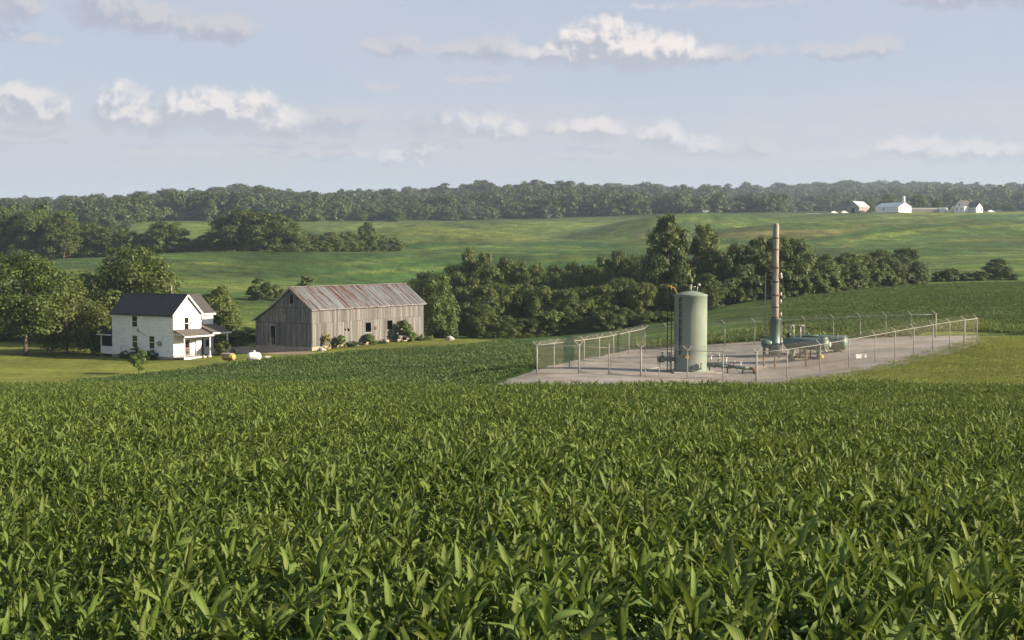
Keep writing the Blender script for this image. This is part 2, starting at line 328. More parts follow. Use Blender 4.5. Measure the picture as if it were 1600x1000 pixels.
# ------------------------------------------------------------------ terrain: height table by bearing (photo px) and distance D (metres)
def z_of(py, D):
    v = (500-py)/F; return D*(-SP+v*CP)/(CP+v*SP)
NEARB = {-400:.0825, 0:.0825, 250:.0825, 375:.0825, 480:.0825, 700:.080, 840:.0775, 1000:.080, 1183:.0825, 1350:.083, 1530:.084, 2000:.084}
ST = {  # distance, photo row of the bare ground there
 -400:[(88,611),(135,592),(185,540),(230,485),(270,435),(420,405),(550,385),(700,362),(820,345),(1000,334),(1300,326),(1700,322),(2200,320),(3000,318)],
 0:[(88,614),(108,606),(135,592.5),(160,563),(185,540),(230,475),(270,437),(340,420),(420,405),(550,385),(700,362),(820,345),(1000,340),(1300,335),(1700,334),(2200,326),(3000,324)],
 250:[(88,614),(108,606),(135,594),(160,564.5),(185,542),(230,490),(260,468),(300,442),(340,424),(420,405),(550,385),(700,362),(820,345),(1000,335),(1250,329),(1700,328),(2200,322),(3000,322)],
 480:[(88,612),(105,602),(130,574),(160,549),(182,532),(205,520),(230,500),(262,472),(290,455),(330,432),(420,404),(550,385),(700,362),(820,346),(1000,336),(1250,327),(1700,326),(2200,318),(3000,318)],
 375:[(88,613),(107,604),(132,584),(160,556),(184,536),(215,510),(240,484),(262,470),(300,446),(335,428),(420,404),(550,385),(700,362),(820,345),(950,335),(1150,315),(1400,316),(1700,320),(2200,320),(3000,320)],
 700:[(88,608),(105,594),(130,568),(150,549),(165,539),(182,530),(210,524),(235,515),(280,482),(340,440),(450,397),(540,379),(620,378),(750,360),(900,344),(1050,333),(1300,316),(1700,315),(2200,306),(3000,306)],
 840:[(84,604),(88,592),(96,581),(110,567),(130,549),(160,538),(190,529),(235,515),(280,482),(340,440),(450,400),(560,379),(640,378),(760,362),(900,344),(1050,335),(1300,312),(1700,312),(2200,306),(3000,306)],
 1000:[(84,606),(92,593),(100,581),(110,567),(125,547),(150,531),(190,512),(235,490),(280,462),(340,430),(450,398),(560,377),(640,371),(750,352),(900,336),(1000,332),(1250,325),(1500,316),(1900,312),(2300,302),(3000,302)],
 1183:[(86,606),(94,599.5),(102,583),(112,560),(122,535.5),(140,514),(165,492),(200,471),(230,456),(280,435),(340,415),(450,390),(600,366),(750,348),(880,334),(950,331),(1200,332),(1600,322),(2000,312),(2300,306),(3000,300)],
 1350:[(82,606),(90,592),(97,577),(107,551),(119,530),(140,504),(165,487),(200,463),(240,447),(300,424),(400,398),(520,378),(700,351),(850,331.5),(950,329.5),(1200,332),(1600,320),(2000,304),(2250,297),(3000,300)],
 1530:[(80,611),(86,600),(96,565),(107,534),(118,525),(140,503),(165,482),(200,455),(240,440),(300,418),(400,393),(520,373),(700,348),(850,331.5),(950,329.5),(1200,332),(1600,322),(2000,308),(2250,302),(3000,304)],
 2000:[(80,612),(86,602),(96,568),(107,538),(118,525),(140,500),(165,478),(200,450),(240,435),(300,415),(400,390),(520,371),(700,348),(850,332),(950,330),(1200,332),(1600,324),(2000,312),(2250,306),(3000,306)]}
NS, PXS = 900, np.arange(-400, 2001, 10.0)
SMIN, SMAX = math.log(20.0), math.log(3040.0)
DG = np.exp(np.linspace(SMIN, SMAX, NS)) - 20.0
def _table():
    keys = sorted(ST); rows = []
    for k in keys:
        D = [0, 10, 30, 60] + [a for a, b in ST[k]]
        z = [-(2.25+NEARB[k]*d) for d in (0, 10, 30, 60)] + [z_of(b, a) for a, b in ST[k]]
        rows.append(np.interp(DG, D, z))
    rows = np.array(rows)
    # cubic-free blend across bearings, then a light smoothing
    H = np.array([np.interp(PXS, keys, rows[:, i]) for i in range(NS)]).T     # (npx, ns)
    def blur(A, n, ax):
        k = np.exp(-0.5*(np.arange(-3*n, 3*n+1)/n)**2); k /= k.sum()
        pad = [(0,0),(0,0)]; pad[ax] = (3*n, 3*n)
        P = np.pad(A, pad, mode='edge')
        return np.apply_along_axis(lambda r: np.convolve(r, k, 'valid'), ax, P)
    return blur(blur(H, 4, 1), 4, 0)
HT = _table()
def hmap(px, D):
    px = np.clip(np.asarray(px, float), -400, 2000); D = np.clip(np.asarray(D, float), 0, 3000)
    i = (px+400)/10; i0 = np.clip(i.astype(int), 0, len(PXS)-2); fi = i-i0
    s = (np.log(D+20)-SMIN)/(SMAX-SMIN)*(NS-1); s0 = np.clip(s.astype(int), 0, NS-2); fs = s-s0
    base = (HT[i0,s0]*(1-fi)*(1-fs)+HT[i0+1,s0]*fi*(1-fs)+HT[i0,s0+1]*(1-fi)*fs+HT[i0+1,s0+1]*fi*fs)
    x = (px-800)/F*D; k = np.clip((D-235)/130, 0, 1)*(1-np.clip((D-760)/60, 0, 1))
    und = np.zeros(np.shape(x))
    for (ax, ay, ph, am) in ((.011,.034,.3,.9),(-.017,.029,2.1,.7),(.031,.021,4.0,.35),(.006,-.055,1.2,.45)):
        und = und + 2.6*am*np.sin(ax*x+ay*D+ph+1.2*np.sin(.013*x-.009*D+ph))
    k2 = np.clip((D-930)/150, 0, 1); u2 = 1.8*np.sin(.0085*x+.011*D+1.0+1.5*np.sin(.004*x))*np.sin(.0125*D-.0045*x)+1.0*np.sin(.021*x-.017*D+.5)
    return base + k*und*(.35+D/700) + k2*u2
AMAX = math.atan(.62)
def polar(x, y):
    r = np.hypot(x, y); a = np.arctan2(x, y); ac = np.clip(a, -AMAX, AMAX)
    return 800+F*np.tan(ac), r*np.cos(ac)
def ground(x, y):
    px, D = polar(np.asarray(x, float), np.asarray(y, float)); return hmap(px, D)
def gz(x, y): return float(ground(x, y))
def at(px, D):                     # ground point below photo column px at distance D
    x = (px-800)/F*D; return Vector((x, D, gz(x, D)))
def zrow(py, D): return z_of(py, D)
def hit(px, py, d0=70, d1=3000):   # where the sight line through a photo point meets the ground
    Ds = np.exp(np.linspace(math.log(d0), math.log(d1), 4000)); z = hmap(np.full_like(Ds, px), Ds)
    v = (500-py)/F; zr = Ds*(-SP+v*CP)/(CP+v*SP)
    k = np.nonzero(zr <= z)[0]
    D = Ds[k[0]] if len(k) else d1
    return Vector(((px-800)/F*D, D, gz((px-800)/F*D, D)))
def inpoly(x, y, P):
    x = np.asarray(x); y = np.asarray(y); c = np.zeros(x.shape, bool); n = len(P)
    for i in range(n):
        x1, y1 = P[i][0], P[i][1]; x2, y2 = P[i-1][0], P[i-1][1]
        if y1 == y2: continue
        k = ((y1 > y) != (y2 > y)) & (x < (x2-x1)*(y-y1)/(y2-y1)+x1); c ^= k
    return c
# fence corners and the compound (world metres)
FA, FB = at(839, 96), at(1183, 94)
FC, FD, FE = at(1528, 107), at(1463, 118), at(1008, 124)
def W(px, D): return ((px-800)/F*D, D)
edge_px = np.array([-400, 200, 420, 520, 640, 700, 770, 840, 1000, 1183, 1260, 1350, 1450, 1600, 2000.])
edge_D  = np.array([  90,  90,  88,  84,  77,  72,   70,   70,   72,   76,   77,   77,   76,   76,   76.])
def crop_edge(px): return np.interp(px, edge_px, edge_D)
PAD = [W(740,72), W(752,86), W(790,91), W(826,97.5), W(850,104), W(905,114), W(985,126), W(1100,125), W(1250,122.5), W(1345,120.5), W(1463,120.5), W(1500,119), W(1570,117.5), W(1562,114.5), W(1535,106), W(1466,100.5), W(1375,95.3), W(1262,90.2), W(1215,66), W(1000,64), W(770,64)]
def H2(px, py, a=100, b=260):
    p = hit(px, py, a, b); return (p.x, p.y)
MID = [H2(112,597), H2(180,590), H2(250,582.5), H2(345,571), H2(400,564), H2(480,558), H2(560,550.5), H2(640,546), H2(720,541), H2(790,534), W(806,165), W(836,140), W(846,112), W(831,103), W(812,98), W(776,91.5), W(738,84), W(735,64), W(520,70), W(400,84), W(112,98)]
LAWN = [W(-420,92), W(112,92), W(400,92), W(700,88), W(840,140), H2(790,531), W(700,186), W(640,190), W(560,205), W(480,205), W(380,192), W(250,192), W(100,189), W(-420,189)]
DRIVE = [H2(326,549), H2(345,541.5), H2(372,540), H2(400,543), H2(440,548), H2(486,550), H2(492,552), H2(450,554), H2(400,552), H2(352,551)]
RGRASS = [W(1210,64), W(1215,80), W(1262,90), W(1375,95), W(1466,100.3), W(1562,114.3), W(1800,124), W(2100,130), W(2100,64)]
PATH = [(px, D) for px, D in []]
def regions(x, y):
    """0 soil under the crop, 1 middle crop, 2 lawn, 3 gravel pad, 4 drive, 5 rough grass, 6.. hillside fields"""
    px, D = polar(x, y)
    r = np.full(np.shape(x), 6)
    r[inpoly(x, y, LAWN)] = 2
    r[inpoly(x, y, MID)] = 1
    r[inpoly(x, y, RGRASS)] = 5
    r[D < crop_edge(px)] = 0
    r[inpoly(x+.9*noise2(x, y, .9, 51), y+.9*noise2(x, y, .8, 52), PAD)] = 3
    r[inpoly(x, y, DRIVE)] = 4
    r[(D < crop_edge(px)-1.0)] = 0
    return r
PALE, MIDG, DEEP, STRAW = (.122,.162,.030), (.070,.120,.024), (.038,.086,.020), (.200,.175,.065)
def noise2(x, y, s, seed=0):
    out = np.zeros(np.shape(x)); r = np.random.default_rng(seed)
    for k in range(9):
        th = r.uniform(0, 6.283); f = s*r.uniform(.6, 1.9); p = r.uniform(0, 6.283)
        out += np.sin((x*math.cos(th)+y*math.sin(th))*f+p+1.3*np.sin((x*math.sin(th)-y*math.cos(th))*f*.7+p*2))
    return out/9
# field boundaries, nearest first: colour beyond the line, line through (photo column, photo row) points, then optional column limits
BANDS = [(PALE,[(-400,440),(60,446),(190,440),(300,452),(420,466),(640,470)],0,640,.5),(MIDG,[(0,428),(60,428),(160,424),(300,432),(400,446),(520,452),(640,455)],0,700,.7),
 (DEEP,[(0,424),(60,424),(160,418),(300,420),(400,436),(520,445),(640,445)],0,2600,.8),(PALE,[(0,404),(640,424)],300,520,.6),(MIDG,[(0,402),(300,412),(420,418),(640,408)],200,640,.7),(DEEP,[(400,408),(640,402),(760,398)],380,1010,.9),
 (STRAW,[(480,386),(560,384),(650,378.5),(760,376),(860,375)],560,870,.3),(PALE,[(0,392),(200,392),(440,392),(640,375.5),(780,374),(860,372.5),(1000,383)],0,1060,.5),
 (MIDG,[(640,364),(800,362),(1000,370),(1200,380)],680,2600,.8),(PALE,[(800,357),(1000,357),(1200,362),(1400,362)],760,1330,.6),(DEEP,[(800,353.5),(1000,353),(1200,356),(1330,356)],700,1260,.8),(PALE,[(700,349.5),(1000,345.5),(1200,344),(1330,343)],680,1300,.7),(MIDG,[(800,346),(1000,341),(1200,339),(1330,338)],680,1300,.8)]
RB = [(PALE,[(1000,438),(1250,436),(1440,428),(1600,424),(2000,420)],1010,2600,.5),(MIDG,[(1000,432),(1250,428),(1440,418),(1600,414),(2000,410)],1010,2600,.7),(PALE,[(1000,424),(1250,420),(1400,408),(1500,402),(1600,398),(2000,394)],1010,2600,.35),
 (DEEP,[(1000,418),(1250,412),(1400,402),(1500,397.5),(1600,392.5),(2000,388)],1010,2600,.85),(MIDG,[(1000,398),(1250,392),(1400,386),(1600,378),(2000,372)],1010,2600,.7),(PALE,[(1000,388),(1250,381),(1400,372)],1010,1420,.6),(DEEP,[(1000,384),(1250,375),(1400,367),(1600,362),(2000,360)],1010,2600,.75),
 (PALE,[(1380,358),(1480,352),(1600,348),(2000,346)],1400,2600,.5),(DEEP,[(1380,353),(1480,345),(1600,341),(2000,339)],1360,2600,.9),(STRAW,[(1010,374),(1210,373),(1330,363),(1420,351),(1500,340.5),(1600,336.5),(2000,335)],1010,2600,.35),
 (PALE,[(1010,371.5),(1210,370.5),(1330,360.5),(1420,348.5),(1500,338.5),(1600,334.5),(2000,333)],1240,2600,.7),(MIDG,[(1010,368),(1210,367),(1330,354),(1440,340)],1010,1360,.85)]
def hitD(px, py, d0, d1):
    p = hit(px, py, d0, d1); return p.y
def field_colour(x, y):
    px, D = polar(x, y)
    w = noise2(x, y, .012, 3)*.035 + noise2(x, y, .05, 4)*.014
    c = np.empty(np.shape(x)+(3,)); c[:] = DEEP
    def put(mask, col, k=1.0): m = mask[...,None]*k; c[:] = c*(1-m)+np.array(col)*m
    right = px >= 1010
    put(np.clip((D-118)/2, 0, 1)*right, MIDG)
    put(((D > 121+6*w/.03) & (D < 133+.02*(px-1010)+w*80) & right).astype(float), PALE, .8)
    lim = np.interp(px, [1010, 1230, 1270, 1600], [150, 150, 134, 137])
    put(((D > lim) & (D < 232) & (px > 1180+(D-135)) & right).astype(float), DEEP)
    put(((D > 196+w*120) & (px < 640)).astype(float), MIDG)
    for col, pts, p0, p1, k in BANDS+RB:
        q = [(a, b) for a, b in pts]; d0 = 150
        xs = np.array([a for a, b in q], float); ds = np.array([hitD(a, b, d0, 1200) for a, b in q])
        lim = np.interp(px, xs, ds)
        edge = np.clip((D*(1+w)-lim)/(1.5+.004*lim), 0, 1)*np.clip((px-p0)/40+.5, 0, 1)*np.clip((p1-px)/40+.5, 0, 1)
        edge = edge*(D < 1000)
        put(edge, col, k)
    for (q, p0, p1, wd, colr) in (([(100,441),(300,447),(450,455),(640,452)],60,700,1.5,STRAW),([(60,424.5),(200,416),(380,424)],60,420,1.2,PALE),([(440,437),(560,424),(680,417),(800,414)],430,820,1.3,PALE),([(520,414),(640,400),(760,393),(900,398)],480,930,1.4,PALE),
        ([(640,391),(760,383),(900,384),(1000,392)],620,1010,1.6,PALE),([(840,405),(900,402),(960,404)],830,1000,2.2,PALE),([(1000,365),(1120,366.5),(1300,361)],980,1330,3.0,STRAW),([(1000,349),(1150,352),(1300,349)],1000,1340,3.5,PALE),([(1240,403),(1400,391),(1600,376)],1200,1700,2.4,PALE),([(1330,371),(1450,362),(1600,353)],1300,1700,3.0,PALE),([(1100,393),(1220,389),(1320,382)],1080,1340,2.2,STRAW),([(1440,418),(1520,406),(1600,400)],1430,1700,1.8,PALE),([(1150,378),(1260,374),(1400,360)],1120,1420,2.4,DEEP),([(1440,349),(1520,346),(1600,345)],1420,1700,3.5,DEEP)):
        xs = np.array([a for a, b in q], float); ds = np.array([hitD(a, b, 150, 1200) for a, b in q]); lim = np.interp(px, xs, ds)*(1-w*.5)
        put(np.clip(1.6-np.abs(D-lim)/wd*.8, 0, 1)*np.clip((px-p0)/25, 0, 1)*np.clip((p1-px)/25, 0, 1), colr, .85)
    put((D > 880+w*200).astype(float), (.05,.075,.02))
    road = np.interp(px, [1080, 1200, 1330, 1600, 2000], [868, 872, 858, 858, 858])
    put((np.abs(D-road) < 7).astype(float)*np.clip((px-1190)/30, 0, 1)*np.clip((1420-px)/90, 0, 1), (.34,.31,.27))
    return c
def build_terrain():
    u = np.concatenate([np.linspace(-math.pi, -AMAX-.02, 70), np.arctan(np.linspace(-.60, -.432, 22)[:-1]),
                        np.arctan((np.arange(-62, 1663, 2.75)-800)/F), np.arctan(np.linspace(.432, .60, 22)[1:]), np.linspace(AMAX+.02, math.pi, 70)])
    D = np.concatenate([np.linspace(.4, 60, 46), np.linspace(60, 260, 231)[1:], np.linspace(260, 1000, 190)[1:], np.linspace(1000, 2980, 60)[1:]])
    A, DD = np.meshgrid(u, D, indexing='ij')
    r = DD/np.cos(np.clip(A, -AMAX, AMAX))
    X, Y = r*np.sin(A), r*np.cos(A); Z = ground(X, Y)
    nu, nd = X.shape
    col = field_colour(X, Y)
    reg = regions(X, Y)
    # soften field edges a little
    base = {0:(.050,.040,.026), 1:(.045,.078,.022), 2:(.150,.172,.029), 3:(.265,.250,.236), 4:(.33,.26,.20), 5:(.150,.172,.030)}
    for k, v in base.items(): col[reg == k] = v
    V = np.stack([X, Y, Z], -1).reshape(-1, 3)
    C = np.concatenate([col, np.ones(col.shape[:2]+(1,))], -1).reshape(-1, 4)
    idx = np.arange(nu*nd).reshape(nu, nd)
    q = np.stack([idx[:-1,:-1], idx[1:,:-1], idx[1:,1:], idx[:-1,1:]], -1).reshape(-1, 4)
    xc = V[q].mean(1); fr = regions(xc[:,0], xc[:,1]); pxf, Df = polar(xc[:,0], xc[:,1])
    fr[(fr == 6) & (Df > 860)] = 7
    fr[(fr == 6) & (pxf < 640)] = 8
    names = {0:('crop_soil','soil'), 1:('middle_crop_field','field'), 2:('lawn','ground'), 3:('gravel_pad','gravel'), 4:('gravel_drive','gravel'), 5:('rough_grass','ground'), 6:('hillside_fields','field'), 7:('wooded_hills','field'), 8:('left_hillside_fields','field')}
    mats = {'soil': terrain_mat('soil', .25, .05), 'field': terrain_mat('field_ground', .42, .8), 'ground': terrain_mat('grass_ground', .28, .10), 'gravel': terrain_mat('gravel', .22, .02, gravel=True)}
    for k, (nm, mk) in names.items():
        f = q[fr == k]
        if not len(f): continue
        uq, inv = np.unique(f, return_inverse=True)
        me = np_mesh(nm, V[uq], inv.reshape(-1, 4), mats[mk], True)
        a = me.color_attributes.new('Col', 'FLOAT_COLOR', 'POINT'); a.data.foreach_set('color', C[uq].astype(np.float32).ravel())
        tag(ob(nm, me), kind='structure')
def terrain_mat(name, amt, bump, gravel=False):
    m = bpy.data.materials.new(name); m.use_nodes = True; t = m.node_tree
    b = t.nodes['Principled BSDF']; b.inputs['Roughness'].default_value = .95; b.inputs['Specular IOR Level'].default_value = .15
    at_ = nn(t, 'ShaderNodeVertexColor'); at_.layer_name = 'Col'
    pos = nn(t, 'ShaderNodeNewGeometry').outputs['Position']
    def nz(s, d=5, r=.6, st=(1,1,1)):
        mp = nn(t, 'ShaderNodeVectorMath', operation='MULTIPLY'); lk(t, pos, mp.inputs[0]); mp.inputs[1].default_value = tuple(s*k for k in st)
        z = nn(t, 'ShaderNodeTexNoise'); z.inputs['Scale'].default_value = 1; z.inputs['Detail'].default_value = d; z.inputs['Roughness'].default_value = r
        lk(t, mp.outputs[0], z.inputs['Vector']); return z.outputs[0]
    c = at_.outputs[0]
    if gravel:
        v = mth(t, 'MULTIPLY', mrange(t, nz(.35, 6), .3, .7, .72, 1.15), mrange(t, nz(5, 6, .75), .3, .7, .78, 1.2))
        c = mixc(t, mrange(t, nz(.22, 5), .45, .62, 0, .55), c, (.255,.205,.155)); c = mixc(t, mrange(t, nz(.10, 6, .6, (1,2.2,1)), .56, .70, 0, .5), c, (.165,.15,.14))
        hs = nn(t, 'ShaderNodeHueSaturation'); lk(t, c, hs.inputs['Color']); lk(t, v, hs.inputs['Value']); c = hs.outputs[0]
        hgt = nz(9, 5, .7)
    else:
        v = mth(t, 'MULTIPLY', mrange(t, nz(.018, 6, .6), .3, .7, 1-amt*.9, 1+amt*.9), mrange(t, nz(.16, 6, .65), .3, .7, 1-amt, 1+amt))
        v = mth(t, 'MULTIPLY', v, mrange(t, nz(1.3, 5, .65), .3, .7, 1-amt, 1+amt))
        if 'field' in name:      # ripe patches and bare streaks along the rows
            c = mixc(t, mrange(t, nz(.022, 6, .62, (.45,1,1)), .53, .64, 0, .42), c, (.140,.165,.034))
            c = mixc(t, mrange(t, nz(.035, 6, .6, (.4,1,1)), .53, .62, 0, .42), c, (.036,.070,.019)); c = mixc(t, mrange(t, nz(.012, 7, .68, (.35,1.6,1)), .54, .60, 0, .45), c, (.042,.080,.020)); c = mixc(t, mrange(t, nz(.05, 7, .7, (.3,1.5,1)), .58, .64, 0, .50), c, (.175,.180,.042))
        hs = nn(t, 'ShaderNodeHueSaturation'); lk(t, c, hs.inputs['Color']); lk(t, v, hs.inputs['Value']); c = hs.outputs[0]
        if 'grass' in name: c = mixc(t, mrange(t, nz(.25, 6), .54, .72, 0, .4), c, (.15,.13,.045))
        hgt = nz(1.6, 6, .7)
    lk(t, c, b.inputs['Base Color'])
    bp = nn(t, 'ShaderNodeBump'); bp.inputs['Strength'].default_value = 1; bp.inputs['Distance'].default_value = bump
    lk(t, hgt, bp.inputs['Height']); lk(t, bp.outputs[0], b.inputs['Normal']); return m
build_terrain()

# ------------------------------------------------------------------ scattering (uncountable cover) with geometry nodes
def scatter(name, protos, P, rot, scl, idx, kind='stuff', label=None):
    me = bpy.data.meshes.new(name); n = len(P)
    me.vertices.add(n); me.vertices.foreach_set('co', np.asarray(P, np.float32).ravel())
    for nm, ty, dt, key in (('rot','FLOAT_VECTOR',rot,'vector'), ('scl','FLOAT_VECTOR',scl,'vector'), ('pick','INT',idx,'value')):
        a = me.attributes.new(nm, ty, 'POINT'); a.data.foreach_set(key, np.asarray(dt, np.int32 if ty == 'INT' else np.float32).ravel())
    me.update()
    o = ob(name, me); tag(o, label, None, None, kind)
    c = bpy.data.collections.new(name+'_sources')
    for i, p in enumerate(protos): 
        p.name = '%s_source_%02d' % (name, i); c.objects.link(p)
    t = bpy.data.node_groups.new(name+'_scatter', 'GeometryNodeTree')
    t.interface.new_socket('Geometry', in_out='INPUT', socket_type='NodeSocketGeometry')
    t.interface.new_socket('Geometry', in_out='OUTPUT', socket_type='NodeSocketGeometry')
    gi = nn(t, 'NodeGroupInput'); go = nn(t, 'NodeGroupOutput')
    ip = nn(t, 'GeometryNodeInstanceOnPoints'); ci = nn(t, 'GeometryNodeCollectionInfo')
    ci.inputs['Collection'].default_value = c; ci.inputs['Separate Children'].default_value = True; ci.inputs['Reset Children'].default_value = True
    def na(nm, ty):
        a = nn(t, 'GeometryNodeInputNamedAttribute', data_type=ty); a.inputs['Name'].default_value = nm; return a.outputs['Attribute']
    lk(t, gi.outputs[0], ip.inputs['Points']); lk(t, ci.outputs[0], ip.inputs['Instance'])
    ip.inputs['Pick Instance'].default_value = True
    lk(t, na('pick', 'INT'), ip.inputs['Instance Index'])
    e2r = nn(t, 'FunctionNodeEulerToRotation'); lk(t, na('rot', 'FLOAT_VECTOR'), e2r.inputs[0]); lk(t, e2r.outputs[0], ip.inputs['Rotation'])
    lk(t, na('scl', 'FLOAT_VECTOR'), ip.inputs['Scale'])
    lk(t, ip.outputs[0], go.inputs[0])
    md = o.modifiers.new('scatter', 'NODES'); md.node_group = t
    return o
def free(mesh):                       # a source object for scattering, in no scene
    return bpy.data.objects.new('source', mesh)

# ------------------------------------------------------------------ crop plants
def leaf_np(L, Wd, rise, droop, fold, twist, seg=6):
    """a lance-shaped leaf: leaves the stem along +X, arches over; returns verts, quads, rib flag"""
    v = []; f = []; rib = []
    x = z = 0.0; ang = rise
    for i in range(seg+1):
        t = i/seg
        w = Wd*math.sin(math.pi*min(1, (t*.93+.05)))**.8*(1.15-.45*t) if i < seg else .002
        tw = twist*t; ca, sa = math.cos(ang), math.sin(ang)
        for s in (-1, 0, 1):
            yy = s*w/2*math.cos(tw); up = abs(s)*w*fold + s*w/2*math.sin(tw) + (0.010*math.sin(t*15+s*2)*min(1, t*3) if s else 0)
            v.append((x-sa*up, yy, z+ca*up)); rib.append(1.0 if s == 0 else 0.0)
        if i < seg:
            x += L/seg*ca; z += L/seg*sa; ang -= droop*(0.5+1.0*t)/seg
    for i in range(seg):
        for s in (0, 1):
            a = i*3+s; f.append((a, a+3, a+4, a+1))
    return np.array(v), np.array(f), np.array(rib)
def vein_np(seg=6): return np.array([(i/seg, s, 0) for i in range(seg+1) for s in (-1, 0, 1)], float)
def vein(me, a):
    k = me.attributes.new('vein', 'FLOAT_VECTOR', 'POINT'); k.data.foreach_set('vector', a.astype(np.float32).ravel())
def leaf_mesh(i, L, Wd, rise, droop, fold, twist):
    v, f, r = leaf_np(L, Wd, rise, droop, fold, twist)
    me = np_mesh('crop_leaf', v, f, M['crop'], True)
    a = me.attributes.new('rib', 'FLOAT', 'POINT'); a.data.foreach_set('value', (r*.55).astype(np.float32)); vein(me, vein_np()); return me
LEAVES = [(.46,.092,R(74),R(45),.22,.5), (.48,.086,R(66),R(95),.24,-.6), (.44,.100,R(58),R(115),.18,.7), (.40,.105,R(48),R(105),.18,-.5),
          (.34,.120,R(34),R(80),.14,.4), (.29,.130,R(26),R(70),.12,-.4), (.42,.074,R(80),R(60),.26,.8), (.40,.11,R(52),R(85),.20,.2)]
LEAVES = [(L*.84, W_*.78, a, b, c, d) for (L, W_, a, b, c, d) in LEAVES]+[(.20,.055,R(50),R(90),.2,.6),(.16,.05,R(70),R(60),.2,-.6)]
LEAFM = [leaf_mesh(i, *p) for i, p in enumerate(LEAVES)]
LEAFN = [leaf_np(*p) for p in LEAVES]
def stem_np(h, r=.010):
    v = []; f = []
    for z, rr in ((0, r*1.3), (h*.6, r), (h, r*.6)):
        for k in range(4): v.append((rr*math.cos(k*1.571), rr*math.sin(k*1.571), z))
    for i in range(2):
        for k in range(4): f.append((i*4+k, i*4+(k+1)%4, i*4+4+(k+1)%4, i*4+4+k))
    return np.array(v), np.array(f)
STEMM = np_mesh('crop_stem', *stem_np(.64), M['stem'], True)
def plant_plan(r):
    """(leaf kind, height on stem, heading, tilt, size)"""
    n = r.integers(15, 19); out = []; a0 = r.uniform(0, 6.28)
    for i in range(n):
        t = i/(n-1); h = .12+.52*t**.85
        k = int(r.choice([0,0,0,1,6,6,2,9] if t > .72 else ([2,3,7,1,4,8,9] if t > .35 else [3,4,5,5,8])))
        out.append((k, h*r.uniform(.93, 1.07), a0+i*2.4+r.uniform(-.4, .4), r.normal(0, .22), r.uniform(.6, 1.08)))
    return out
def plant_mesh(r):
    V = []; Fc = []; RB = []; b = 0
    v, f = stem_np(.64); V.append(v); Fc.append(f); RB.append(np.full(len(v), 1.6)); VN = [np.zeros((len(v), 3))]; b = len(v)
    for (k, h, a, tl, s) in plant_plan(r):
        v, f, rb = LEAFN[k]; m = (Matrix.Translation((0,0,h)) @ Matrix.Rotation(a, 4, 'Z') @ Matrix.Rotation(tl, 4, 'Y') @ Matrix.Scale(s, 4))
        mm = np.array(m); vv = v @ mm[:3,:3].T + mm[:3,3]
        V.append(vv); Fc.append(f+b); RB.append(rb); VN.append(vein_np()); b += len(v)
    me = np_mesh('crop_plant', np.concatenate(V), np.concatenate(Fc), M['crop'], True)
    a = me.attributes.new('rib', 'FLOAT', 'POINT'); a.data.foreach_set('value', (np.concatenate(RB)*.55).astype(np.float32)); vein(me, np.concatenate(VN)); return me
def build_crop():
    r = np.random.default_rng(11)
    # rows about 0.3 m apart, jittered so that the canopy closes
    Dm = 91; sp = .222
    gx, gy = np.meshgrid(np.arange(-48, 48, sp), np.arange(3.6, Dm, sp))
    x = (gx + r.uniform(-.5, .5, gx.shape)*sp*1.1).ravel(); y = (gy + r.uniform(-.5, .5, gx.shape)*sp*1.1).ravel()
    px, D = polar(x, y)
    wob = .8*np.sin(x*.9)+.5*np.sin(x*2.3+1)
    k = (np.abs(px-800) < 800*1.09+260/np.maximum(D, 1)*3.2) & (D < crop_edge(px)+wob*.4)
    gap = noise2(x, y, .32, 21)                 # thin patches let the dark under-storey through
    k &= ~((gap < -.28) & (r.uniform(size=x.shape) < .55))
    x, y, px, D = x[k], y[k], px[k], D[k]
    z = ground(x, y); n = len(x)
    hv = 1.0+.42*noise2(x, y, .42, 5)+.16*noise2(x, y, 1.5, 6)
    sc_ = np.clip(hv, .6, 1.12)*r.uniform(.78, 1.18, n)*.79
    yaw = r.uniform(0, 6.283, n); tx = r.normal(0, .12, n); ty = r.normal(0, .12, n)
    # the 300 that stand largest in view
    vpx = np.abs(px-800) < 815
    yy = 400+F*(-(z+.55))/D
    cand = np.nonzero(vpx & (yy < 1010))[0]; near = cand[np.argsort(D[cand])[:300]]
    isn = np.zeros(n, bool); isn[near] = True
    protos = [free(plant_mesh(r)) for _ in range(9)]
    o = scatter('crop_rows', protos, np.stack([x, y, z], -1)[~isn], np.stack([tx, ty, yaw], -1)[~isn], np.repeat(sc_[:,None], 3, 1)[~isn], r.integers(0, 9, (~isn).sum()),
        label='dense green leafy crop filling the slope up to the fenced pad and the lawn')
    for j in near:
        root = empty('crop_plant', (x[j], y[j], z[j]), 0, 'broad-leaved green crop plant at the near edge of the field', 'crop plant', 'crop plants in the nearest rows')
        root.rotation_euler = (tx[j], ty[j], yaw[j]); root.scale = (sc_[j],)*3
        ob('stem', STEMM, root)
        for (k_, h, a, tl, s) in plant_plan(r):
            l = ob('leaf', LEAFM[k_], root, (0,0,h), (0, tl, a), (s, s, s))
build_crop()
